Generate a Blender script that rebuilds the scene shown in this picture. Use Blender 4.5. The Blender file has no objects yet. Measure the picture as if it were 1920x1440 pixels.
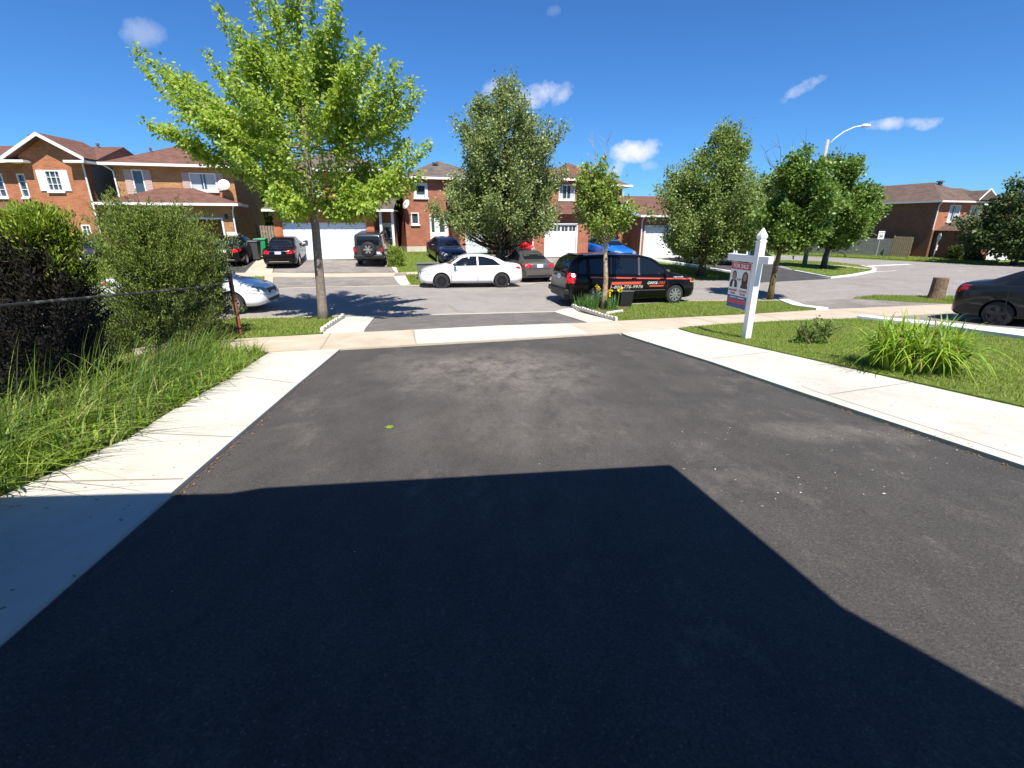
import bpy, bmesh, math, random
import numpy as np
from mathutils import Vector, Matrix
from mathutils.bvhtree import BVHTree

R = math.radians
SC = bpy.context.scene
COL = SC.collection
random.seed(7)

# ---------------------------------------------------------------- camera, world, sun, exposure
CAMZ = 1.5
F = 897.0                      # focal length in pixels of a 1920 wide frame
TH = R(18.5)                   # downward pitch
cd = bpy.data.cameras.new('camera'); cam = bpy.data.objects.new('camera', cd); COL.objects.link(cam)
cam.location = (0, 0, CAMZ); cam.rotation_euler = (R(90) - TH, 0, 0)
cd.sensor_width = 36; cd.lens = F / 1920 * 36; cd.clip_start = 0.05; cd.clip_end = 3000
SC.camera = cam

SUN_AZ, SUN_EL = R(14), R(58)  # sun behind and a little right of the viewer
SUNV = Vector((math.sin(SUN_AZ) * math.cos(SUN_EL), -math.cos(SUN_AZ) * math.cos(SUN_EL), math.sin(SUN_EL)))
ld = bpy.data.lights.new('sun', 'SUN'); ld.energy = 5.0; ld.angle = R(0.5); ld.color = (1, 0.955, 0.88)
lo = bpy.data.objects.new('sun', ld); COL.objects.link(lo)
lo.rotation_euler = SUNV.to_track_quat('Z', 'Y').to_euler(); lo.location = (5, -20, 30)

SC.view_settings.view_transform = 'Standard'; SC.view_settings.look = 'None'
SC.view_settings.exposure = 0.76; SC.view_settings.gamma = 1.0
SC.view_settings.use_curve_mapping = False
SC.cycles.max_bounces = 6; SC.cycles.transparent_max_bounces = 8
SC.cycles.use_denoising = True

def ray(px, py):
    u, v = (px - 960) / F, (py - 720) / F
    return Vector((u, math.cos(TH) - v * math.sin(TH), -math.sin(TH) - v * math.cos(TH)))

def make_world():
    w = bpy.data.worlds.new('World'); SC.world = w; w.use_nodes = True
    nt = w.node_tree; N = nt.nodes; L = nt.links
    bg = N['Background']; bg.inputs['Strength'].default_value = 0.075
    sky = N.new('ShaderNodeTexSky'); sky.sky_type = 'NISHITA'; sky.sun_disc = False
    sky.sun_elevation = SUN_EL; sky.sun_rotation = math.pi - SUN_AZ
    sky.altitude = 200; sky.air_density = 1.0; sky.dust_density = 0.1; sky.ozone_density = 3.2
    hs = N.new('ShaderNodeHueSaturation'); hs.inputs['Saturation'].default_value = 1.0; hs.inputs['Value'].default_value = 0.95
    gain = N.new('ShaderNodeMixRGB'); gain.blend_type = 'MULTIPLY'; gain.inputs[0].default_value = 1; gain.inputs[2].default_value = (.37, .75, 1.20, 1)
    L.new(sky.outputs[0], gain.inputs[1]); L.new(gain.outputs[0], hs.inputs['Color'])
    tc = N.new('ShaderNodeTexCoord')
    nz = N.new('ShaderNodeTexNoise'); nz.inputs['Scale'].default_value = 16; nz.inputs['Detail'].default_value = 7
    nz.inputs['Roughness'].default_value = 0.62
    L.new(tc.outputs['Generated'], nz.inputs['Vector'])
    def m(op, a, b=None, c=None):
        n = N.new('ShaderNodeMath'); n.operation = op
        for i, q in enumerate((a, b, c)):
            if q is None: continue
            if isinstance(q, (int, float)): n.inputs[i].default_value = q
            else: L.new(q, n.inputs[i])
        return n.outputs[0]
    total = None
    # fair weather wisps: picture direction, half sizes (radians), tilt, density
    for (px, py, a, b, tilt, dens) in ((268, 60, .030, .022, 0.3, .30), (1035, 22, .020, .012, .2, .25), (1012, 176, .052, .024, 0.1, .85),
                                       (930, 165, .030, .020, 0.3, .6), (1185, 284, .062, .021, .06, 1.0), (1155, 318, .022, .022, 0.4, .85),
                                       (1515, 160, .046, .014, .42, .75), (1692, 232, .056, .013, -.02, .9), (1220, 311, .02, .01, 0, .25), (1050,180,.03,.018,.5,.6)):
        d = ray(px, py).normalized()
        rt = Vector((d.y, -d.x, 0)).normalized(); up = rt.cross(d)
        r2 = rt * math.cos(tilt) + up * math.sin(tilt); u2 = up * math.cos(tilt) - rt * math.sin(tilt)
        def dot(vec):
            n = N.new('ShaderNodeVectorMath'); n.operation = 'DOT_PRODUCT'; L.new(tc.outputs['Generated'], n.inputs[0]); n.inputs[1].default_value = vec
            return n.outputs['Value']
        x = m('DIVIDE', dot(r2), a); y = m('DIVIDE', dot(u2), b)
        q = m('ADD', m('MULTIPLY', x, x), m('MULTIPLY', y, y))
        front = m('GREATER_THAN', dot(d), 0.8)
        e = m('SUBTRACT', m('ADD', m('MULTIPLY', nz.outputs['Fac'], 3.8), -1.2), q)     # noisy edge
        k = m('MULTIPLY', m('MULTIPLY', m('SMOOTH_MIN', m('MAXIMUM', m('MULTIPLY', e, .95), 0), 1.0, .2), front), dens)
        total = k if total is None else m('MAXIMUM', total, k)
    mix = N.new('ShaderNodeMixRGB'); mix.inputs[2].default_value = (7.6, 7.8, 8.4, 1)
    L.new(m('MINIMUM', total, 1.0), mix.inputs[0]); L.new(hs.outputs[0], mix.inputs[1])
    L.new(mix.outputs[0], bg.inputs['Color'])
make_world()

# ---------------------------------------------------------------- terrain model
VB = [-60, -10, 0, 4, 10, 12.1, 15.3, 17.3, 19.8, 22.3, 24.4, 26.5, 28.5, 31, 34, 40, 60]
VH = [1.45, 1.45, 1.5, 1.86, 2.38, 2.46, 2.76, 2.71, 2.69, 2.71, 2.78, 2.68, 2.58, 2.36, 2.1, 2.05, 2.0]
SL = 0.2
def ss(a, b, x):
    t = min(1, max(0, (x - a) / (b - a))); return t * t * (3 - 2 * t)
def hh(x, y):
    v = y - SL * x
    h = float(np.interp(v, VB, VH))
    if v > 24.4:
        k = ss(14, 22, x); h = h * (1 - k) + 2.78 * k
    return h + 0.012 * max(-30, min(30, x))
def gz(x, y): return CAMZ - hh(x, y)
def G(px, py):
    """point of the terrain seen at a place of the photograph"""
    d = ray(px, py); t = 1.0
    for _ in range(60):
        p = d * t; h = hh(p.x, p.y)
        t = 0.5 * t + 0.5 * (h / -d.z)
    p = d * t
    return Vector((p.x, p.y, gz(p.x, p.y)))
def AT(px, py, Y):
    d = ray(px, py); t = Y / d.y
    return Vector((d.x * t, Y, CAMZ + d.z * t))

# ---------------------------------------------------------------- materials
def mat(name, col=(.5, .5, .5), rough=.6, metal=0.0, spec=.5, coat=0.0, emit=None):
    m = bpy.data.materials.new(name); m.use_nodes = True
    b = m.node_tree.nodes['Principled BSDF']
    b.inputs['Base Color'].default_value = (*col, 1); b.inputs['Roughness'].default_value = rough
    b.inputs['Metallic'].default_value = metal; b.inputs['Specular IOR Level'].default_value = spec
    b.inputs['Coat Weight'].default_value = coat; b.inputs['Coat Roughness'].default_value = .04
    return m
def noisy(name, c1, c2, scale=8, detail=6, rough=.85, spec=.3, bump=0.0, bscale=None, coord='Object', contrast=(.35, .65), c3=None, s3=1.0, t3=(.45, .7), speck=None):
    m = mat(name, c1, rough, spec=spec); nt = m.node_tree; N, L = nt.nodes, nt.links; b = N['Principled BSDF']
    tc = N.new('ShaderNodeTexCoord')
    n = N.new('ShaderNodeTexNoise'); n.inputs['Scale'].default_value = scale; n.inputs['Detail'].default_value = detail; n.inputs['Roughness'].default_value = .65
    L.new(tc.outputs[coord], n.inputs['Vector'])
    r = N.new('ShaderNodeValToRGB'); r.color_ramp.elements[0].position, r.color_ramp.elements[1].position = contrast
    r.color_ramp.elements[0].color = (*c1, 1); r.color_ramp.elements[1].color = (*c2, 1)
    L.new(n.outputs['Fac'], r.inputs[0]); out = r.outputs[0]
    if c3 is not None:
        n3 = N.new('ShaderNodeTexNoise'); n3.inputs['Scale'].default_value = s3; n3.inputs['Detail'].default_value = 8; n3.inputs['Roughness'].default_value = .7
        L.new(tc.outputs[coord], n3.inputs['Vector'])
        mr = N.new('ShaderNodeMapRange'); mr.inputs['From Min'].default_value, mr.inputs['From Max'].default_value = t3
        L.new(n3.outputs['Fac'], mr.inputs['Value'])
        mx = N.new('ShaderNodeMixRGB'); mx.inputs[2].default_value = (*c3, 1); L.new(mr.outputs[0], mx.inputs[0]); L.new(out, mx.inputs[1]); out = mx.outputs[0]
    if speck is not None:      # fine light aggregate
        sc_, th_, cc_ = speck
        vo = N.new('ShaderNodeTexVoronoi'); vo.inputs['Scale'].default_value = sc_; L.new(tc.outputs[coord], vo.inputs['Vector'])
        sepc = N.new('ShaderNodeSeparateColor'); L.new(vo.outputs['Color'], sepc.inputs[0])
        gt = N.new('ShaderNodeMath'); gt.operation = 'GREATER_THAN'; gt.inputs[1].default_value = th_; L.new(sepc.outputs[0], gt.inputs[0])
        mx = N.new('ShaderNodeMixRGB'); mx.inputs[2].default_value = (*cc_, 1); L.new(gt.outputs[0], mx.inputs[0]); L.new(out, mx.inputs[1]); out = mx.outputs[0]
    L.new(out, b.inputs['Base Color'])
    if bump:
        nb = N.new('ShaderNodeTexNoise'); nb.inputs['Scale'].default_value = bscale or scale * 6; nb.inputs['Detail'].default_value = 6
        L.new(tc.outputs[coord], nb.inputs['Vector'])
        bp = N.new('ShaderNodeBump'); bp.inputs['Strength'].default_value = bump; bp.inputs['Distance'].default_value = .02
        L.new(nb.outputs['Fac'], bp.inputs['Height']); L.new(bp.outputs[0], b.inputs['Normal'])
    return m
def blacktop_mat():
    """sealed driveway: dark, with dusty streaks along the drive, grain and pale aggregate"""
    m = mat('driveway_blacktop', (.04, .04, .04), .85, spec=.12); nt = m.node_tree; N, L = nt.nodes, nt.links; b = N['Principled BSDF']
    tc = N.new('ShaderNodeTexCoord'); mp = N.new('ShaderNodeMapping'); mp.inputs['Rotation'].default_value = (0, 0, R(-11)); mp.inputs['Scale'].default_value = (1.2, .65, 1)
    L.new(tc.outputs['Object'], mp.inputs['Vector'])
    def noise(sc, det, ro, vec, a, c):
        n = N.new('ShaderNodeTexNoise'); n.inputs['Scale'].default_value = sc; n.inputs['Detail'].default_value = det; n.inputs['Roughness'].default_value = ro; L.new(vec, n.inputs['Vector'])
        r = N.new('ShaderNodeMapRange'); r.inputs['From Min'].default_value, r.inputs['From Max'].default_value = a, c; L.new(n.outputs['Fac'], r.inputs['Value']); return r.outputs[0]
    def mix(f, x, y, mode='MIX'):
        k = N.new('ShaderNodeMixRGB'); k.blend_type = mode
        for i, q in enumerate((f, x, y)):
            if isinstance(q, tuple): k.inputs[i].default_value = (*q, 1)
            elif isinstance(q, (int, float)): k.inputs[i].default_value = q
            else: L.new(q, k.inputs[i])
        return k.outputs[0]
    c = mix(noise(2.2, 12, .72, mp.outputs[0], .25, .75), (.058, .053, .049), (.098, .090, .083))
    c = mix(noise(.9, 14, .80, mp.outputs[0], .54, .88), c, (.23, .205, .178))          # dust
    c = mix(noise(11, 8, .8, tc.outputs['Object'], .62, .84), c, (.13, .12, .105))         # scuffs
    # a worn tan patch in the middle of the drive
    def M_(op, a, b_):
        k = N.new('ShaderNodeMath'); k.operation = op
        for i, q in enumerate((a, b_)):
            if isinstance(q, (int, float)): k.inputs[i].default_value = q
            else: L.new(q, k.inputs[i])
        return k.outputs[0]
    sx = N.new('ShaderNodeSeparateXYZ'); L.new(tc.outputs['Object'], sx.inputs[0])
    for cx, cy, ax, ay, amt in ((-.1, 7.0, 1.7, 2.2, .9), (2.75, 4.1, .6, .35, .55), (3.35, 4.0, .5, .3, .5), (-1.6, 7.4, 1.0, 1.3, .45), (.2, 4.4, 1.5, 1.2, .35)):
        u, v = M_('DIVIDE', M_('SUBTRACT', sx.outputs[0], cx), ax), M_('DIVIDE', M_('SUBTRACT', sx.outputs[1], cy), ay)
        f = M_('SUBTRACT', 1.0, M_('ADD', M_('MULTIPLY', u, u), M_('MULTIPLY', v, v)))
        f = M_('MULTIPLY', M_('MAXIMUM', f, 0.0), M_('MULTIPLY', noise(2.6, 12, .82, mp.outputs[0], .38, .68), amt))
        c = mix(f, c, (.27, .24, .20))
    g = noise(75, 5, .8, tc.outputs['Object'], .25, .75); gr = N.new('ShaderNodeMapRange'); gr.inputs['To Min'].default_value = .40; gr.inputs['To Max'].default_value = 1.60; L.new(g, gr.inputs['Value'])
    c = mix(1.0, c, gr.outputs[0], 'MULTIPLY')
    vo = N.new('ShaderNodeTexVoronoi'); vo.inputs['Scale'].default_value = 140; L.new(tc.outputs['Object'], vo.inputs['Vector']); sp = N.new('ShaderNodeSeparateColor'); L.new(vo.outputs['Color'], sp.inputs[0])
    gt = N.new('ShaderNodeMath'); gt.operation = 'GREATER_THAN'; gt.inputs[1].default_value = .982; L.new(sp.outputs[0], gt.inputs[0])
    c = mix(gt.outputs[0], c, (.13, .12, .108)); L.new(c, b.inputs['Base Color'])
    bp = N.new('ShaderNodeBump'); bp.inputs['Strength'].default_value = .6; bp.inputs['Distance'].default_value = .012; L.new(g, bp.inputs['Height']); L.new(bp.outputs[0], b.inputs['Normal'])
    return m
def brick(name, c1, c2, mortar, bw=.21, bh=.072, shade=.36):
    m = mat(name, c1, .9, spec=.2); nt = m.node_tree; N, L = nt.nodes, nt.links; b = N['Principled BSDF']
    uv = N.new('ShaderNodeUVMap'); uv.uv_map = 'UVMap'
    t = N.new('ShaderNodeTexBrick'); t.inputs['Scale'].default_value = 1
    t.inputs['Brick Width'].default_value = bw; t.inputs['Row Height'].default_value = bh; t.inputs['Mortar Size'].default_value = .007
    t.inputs['Color1'].default_value = (*c1, 1); t.inputs['Color2'].default_value = (*c2, 1); t.inputs['Mortar'].default_value = (*mortar, 1)
    L.new(uv.outputs[0], t.inputs['Vector'])
    n = N.new('ShaderNodeTexNoise'); n.inputs['Scale'].default_value = 1.1; n.inputs['Detail'].default_value = 9; n.inputs['Roughness'].default_value = .75; L.new(uv.outputs[0], n.inputs['Vector'])
    mr = N.new('ShaderNodeMapRange'); mr.inputs['From Min'].default_value = .25; mr.inputs['From Max'].default_value = .75
    mr.inputs['To Min'].default_value = 1 - shade; mr.inputs['To Max'].default_value = 1 + shade * .6; L.new(n.outputs['Fac'], mr.inputs['Value'])
    mx = N.new('ShaderNodeMixRGB'); mx.blend_type = 'MULTIPLY'; mx.inputs[0].default_value = 1
    L.new(t.outputs['Color'], mx.inputs[1]); L.new(mr.outputs[0], mx.inputs[2]); L.new(mx.outputs[0], b.inputs['Base Color'])
    bp = N.new('ShaderNodeBump'); bp.inputs['Strength'].default_value = .5; bp.inputs['Distance'].default_value = .01
    L.new(t.outputs['Fac'], bp.inputs['Height']); bp.invert = True; L.new(bp.outputs[0], b.inputs['Normal'])
    return m
def leafmat(name, c1, c2, trans=.35, rough=.5, dry=None, patch=None):
    m = bpy.data.materials.new(name); m.use_nodes = True; nt = m.node_tree; N, L = nt.nodes, nt.links; b = N['Principled BSDF']
    b.inputs['Roughness'].default_value = rough; b.inputs['Specular IOR Level'].default_value = .35
    g = N.new('ShaderNodeNewGeometry'); r = N.new('ShaderNodeValToRGB')
    r.color_ramp.elements[0].color = (*c1, 1); r.color_ramp.elements[1].color = (*c2, 1)
    if dry is not None:
        e = r.color_ramp.elements.new(1 - dry[0] - .02); e.color = (*c2, 1); r.color_ramp.elements[-1].position = 1 - dry[0]; r.color_ramp.elements[-1].color = (*dry[1], 1)
    L.new(g.outputs['Random Per Island'], r.inputs[0]); col = r.outputs[0]
    if patch is not None:      # drier patches across the ground
        tc = N.new('ShaderNodeTexCoord'); n = N.new('ShaderNodeTexNoise'); n.inputs['Scale'].default_value = patch[0]; n.inputs['Detail'].default_value = 6; n.inputs['Roughness'].default_value = .7
        L.new(tc.outputs['Object'], n.inputs['Vector']); mr = N.new('ShaderNodeMapRange'); mr.inputs['From Min'].default_value = .45; mr.inputs['From Max'].default_value = .75; mr.inputs['To Max'].default_value = .75
        L.new(n.outputs['Fac'], mr.inputs['Value']); mc = N.new('ShaderNodeMixRGB'); mc.inputs[2].default_value = (*patch[1], 1); L.new(mr.outputs[0], mc.inputs[0]); L.new(col, mc.inputs[1]); col = mc.outputs[0]
    L.new(col, b.inputs['Base Color'])
    t = N.new('ShaderNodeBsdfTranslucent'); mx = N.new('ShaderNodeMixShader'); mx.inputs[0].default_value = trans
    hs = N.new('ShaderNodeHueSaturation'); hs.inputs['Hue'].default_value = .485; hs.inputs['Saturation'].default_value = 1.1; hs.inputs['Value'].default_value = 1.25
    L.new(col, hs.inputs['Color']); L.new(hs.outputs[0], t.inputs['Color'])
    L.new(b.outputs[0], mx.inputs[1]); L.new(t.outputs[0], mx.inputs[2]); L.new(mx.outputs[0], N['Material Output'].inputs['Surface'])
    return m
def paint(name, col, flake=0.0, rough=.28, coat=1.0):
    m = mat(name, col, rough, metal=flake, spec=.5, coat=coat)
    return m

M = dict(
    turf=noisy('turf', (.085, .13, .02), (.16, .21, .04), 5, 8, .95, .1, .6, 90, c3=(.16, .15, .05), s3=.9, t3=(.55, .8)),
    grassblade=leafmat('grass_blade', (.12, .20, .022), (.26, .33, .06), .3, .6, dry=(.05, (.38, .32, .15)), patch=(1.3, (.27, .26, .075))),
    tallgrass=leafmat('tall_grass_blade', (.15, .24, .03), (.33, .42, .08), .35, .5, dry=(.06, (.40, .34, .17))),
    darkgrass=leafmat('dark_grass_blade', (.05, .11, .015), (.13, .21, .04), .3, .45),
    lily=leafmat('lily_blade', (.12, .24, .018), (.30, .42, .045), .3, .5, dry=(.05, (.36, .29, .12))),
    asphalt=noisy('street_asphalt', (.215, .19, .172), (.27, .243, .22), 2.0, 10, .9, .25, .25, 160, c3=(.17, .15, .14), s3=.35, t3=(.5, .75), speck=(120, .9, (.42, .4, .37))),
    blacktop=noisy('driveway_blacktop', (.028, .027, .028), (.052, .049, .049), 2.2, 12, .78, .3, .5, 140, c3=(.17, .155, .14), s3=.75, t3=(.50, .80), speck=(190, .95, (.12, .11, .10))),
    oldtop=noisy('worn_asphalt', (.17, .15, .135), (.26, .225, .195), 1.6, 10, .9, .25, .3, 150, c3=(.12, .11, .10), s3=.5, t3=(.5, .7), speck=(110, .92, (.4, .37, .33))),
    sealed=noisy('sealed_asphalt', (.045, .043, .045), (.075, .07, .068), 2.0, 10, .8, .3, .3, 150),
    apron=noisy('apron_asphalt', (.11, .10, .095), (.165, .148, .135), 2.0, 10, .85, .25, .35, 150, c3=(.08, .075, .07), s3=.6, t3=(.5, .7), speck=(110, .93, (.35, .32, .28))),
    concrete=noisy('concrete', (.49, .455, .39), (.57, .535, .47), 1.3, 10, .9, .2, .25, 170, c3=(.36, .32, .26), s3=.8, t3=(.52, .85), speck=(60, .9965, (.2, .17, .13))),
    walk=noisy('sidewalk_concrete', (.42, .345, .26), (.52, .435, .335), 1.6, 10, .9, .2, .25, 170, c3=(.4, .33, .25), s3=.7, t3=(.52, .8)),
    white=mat('white_paint', (.80, .80, .78), .5),
    trim=mat('white_trim', (.78, .78, .77), .45),
    door_white=mat('white_garage_panel', (.82, .83, .85), .45),
    door_pale=mat('pale_blue_panel', (.60, .68, .76), .45),
    taupe=mat('taupe_shutter', (.50, .36, .32), .6),
    joint=mat('joint_line', (.25, .21, .165), .9),  # darker tone of the concrete joints and road cracks
    seam=mat('road_seam', (.40, .37, .33), .9),
    brick_orange=brick('orange_brick', (.49, .175, .075), (.38, .125, .055), (.42, .27, .19)),
    brick_tan=brick('tan_brick', (.52, .265, .10), (.40, .18, .065), (.40, .28, .19)),
    brick_red=brick('red_brick', (.44, .135, .07), (.34, .095, .05), (.40, .30, .24)),
    brick_bright=brick('bright_brick', (.55, .17, .06), (.50, .145, .05), (.5, .25, .14)),
    brick_shaded=brick('shaded_brick', (.24, .095, .06), (.17, .065, .042), (.25, .17, .13)),  # darker brick that paints in the shade on the corner house's left walls
    siding=None,
    roof_umber=brick('umber_shingle', (.17, .115, .09), (.12, .08, .065), (.06, .04, .035), .33, .14, .4),
    roof_brown=brick('brown_shingle', (.20, .098, .074), (.14, .068, .052), (.08, .045, .035), .33, .14, .4),
    roof_grey=brick('grey_shingle', (.17, .135, .115), (.12, .095, .085), (.06, .05, .05), .33, .14, .4),
    glass=mat('window_glass', (.05, .07, .09), .04, spec=.8),
    curtain=mat('curtain', (.45, .5, .52), .8),
    carglass=mat('car_glass', (.008, .011, .016), .03, spec=.4),
    rubber=mat('tyre_rubber', (.02, .02, .021), .8),
    black=mat('black_plastic', (.015, .015, .016), .45),
    darkgrey=mat('dark_grey_plastic', (.06, .06, .062), .5),
    chrome=mat('chrome', (.75, .76, .78), .12, metal=1),
    alloy=mat('alloy', (.62, .63, .65), .28, metal=.85),
    alloy_black=mat('black_alloy', (.016, .016, .018), .25),
    lens_red=mat('red_lens', (.55, .012, .012), .12, spec=.7),
    lens_clear=mat('clear_lens', (.30, .32, .34), .08, spec=.8),
    lens_amber=mat('amber_lens', (.8, .25, .04), .15),
    plate=mat('licence_plate', (.75, .78, .82), .4),
    orange=mat('orange_decal', (.62, .085, .04), .4),
    van_decal=mat('worn_decal', (.52, .51, .48), .5), decal=mat('white_decal', (.82, .82, .80), .4),
    red_sign=mat('red_sign', (.52, .06, .07), .4),
    navy=mat('navy_sign', (.06, .085, .24), .4),
    skin_a=mat('print_skin_light', (.36, .20, .14), .5),
    suit=mat('print_dark_cloth', (.035, .03, .035), .5),
    hair=mat('print_hair', (.03, .02, .018), .5),
    bark_grey=noisy('grey_bark', (.16, .125, .10), (.30, .25, .21), 14, 8, .95, .1, .8, 40, contrast=(.3, .7)),
    bark_dark=noisy('dark_bark', (.055, .045, .035), (.11, .09, .07), 14, 8, .95, .1, .8, 40),
    bark_tan=noisy('peeling_bark', (.33, .22, .13), (.52, .40, .27), 9, 8, .95, .1, .8, 40, c3=(.2, .13, .08), s3=5, t3=(.5, .65)),
    bark_olive=noisy('olive_bark', (.10, .075, .03), (.20, .15, .07), 12, 8, .95, .1, .8, 40),
    maple=leafmat('maple_leaf', (.19, .31, .038), (.45, .56, .11), .47, .45),
    pear=leafmat('pear_leaf', (.11, .17, .045), (.34, .39, .14), .30, .38),
    linden=leafmat('linden_leaf', (.10, .17, .035), (.28, .35, .10), .30, .38),
    small=leafmat('sparse_leaf', (.12, .20, .03), (.32, .40, .08), .32, .4),
    norway=leafmat('dark_maple_leaf', (.06, .125, .02), (.23, .34, .07), .30, .36),
    darkleaf=leafmat('far_leaf', (.035, .065, .015), (.09, .13, .03), .25, .45),
    cedar=leafmat('cedar_frond', (.11, .19, .015), (.29, .36, .03), .25, .6),
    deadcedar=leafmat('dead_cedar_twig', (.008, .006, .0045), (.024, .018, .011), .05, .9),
    juniper_dark=leafmat('dark_juniper_frond', (.035, .062, .018), (.10, .14, .04), .15, .6),
    juniper=leafmat('juniper_frond', (.085, .14, .022), (.26, .32, .055), .22, .6),
    rail=noisy('worn_rail', (.03, .03, .03), (.20, .20, .20), 7, 5, .6, .3, contrast=(.5, .66)),
    rust=noisy('rusty_steel', (.22, .06, .03), (.33, .12, .06), 18, 6, .85, .2, .4, 50),
    wire=mat('fence_wire', (.025, .025, .027), .5, metal=.3),
    fence_wood=noisy('weathered_wood', (.20, .17, .13), (.33, .28, .22), 6, 8, .9, .15, .3, 60),
    fence_tan=noisy('tan_wood', (.36, .25, .14), (.48, .36, .22), 6, 8, .9, .15, .3, 60),
    fence_grey=noisy('grey_wood', (.13, .135, .12), (.20, .205, .19), 5, 8, .9, .15, .3, 60),
    pole=noisy('concrete_pole', (.33, .28, .23), (.42, .37, .31), 6, 6, .9),
    galv=mat('galvanised', (.6, .62, .64), .4, metal=.6),
    stump=noisy('stump_wood', (.13, .085, .055), (.24, .17, .115), 10, 8, .95, .1, .7, 30),
    vent=mat('vent_metal', (.14, .13, .13), .5),
    utility=mat('utility_green_grey', (.12, .135, .12), .6),
    bin_green=mat('green_bin_plastic', (.02, .28, .11), .45),
    yellow=leafmat('iris_petal', (.85, .62, .02), (.9, .75, .06), .3, .5),
    iris=leafmat('iris_blade', (.07, .18, .04), (.15, .28, .07), .3, .4),
    stone=noisy('edging_stone', (.48, .44, .37), (.68, .64, .56), 9, 6, .9),
    verge=noisy('verge_soil', (.035, .035, .014), (.075, .075, .025), 9, 8, .95, .1, .6, 60),
    soil=noisy('soil', (.09, .06, .035), (.16, .11, .07), 14, 8, .95, .1, .6, 60),
    chip=leafmat('dry_chip', (.38, .33, .26), (.75, .72, .66), .1, .8),
    deadleaf=leafmat('dead_leaf', (.12, .055, .025), (.27, .15, .07), .1, .8),
    soffit=mat('soffit', (.6, .58, .55), .7), soffit_brown=mat('brown_soffit', (.10, .07, .055), .7),
)
def siding_mat():
    m = mat('grey_siding', (.20, .205, .225), .6); nt = m.node_tree; N, L = nt.nodes, nt.links; b = N['Principled BSDF']
    uv = N.new('ShaderNodeUVMap'); uv.uv_map = 'UVMap'; w = N.new('ShaderNodeTexWave'); w.wave_type = 'BANDS'; w.bands_direction = 'Y'; w.wave_profile = 'SAW'
    w.inputs['Scale'].default_value = .314 / .13 / .314 * .3145; L.new(uv.outputs[0], w.inputs['Vector'])
    bp = N.new('ShaderNodeBump'); bp.inputs['Strength'].default_value = 1; bp.inputs['Distance'].default_value = .03
    L.new(w.outputs['Fac'], bp.inputs['Height']); L.new(bp.outputs[0], b.inputs['Normal'])
    return m
M['siding'] = siding_mat(); M['blacktop'] = blacktop_mat()

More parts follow.
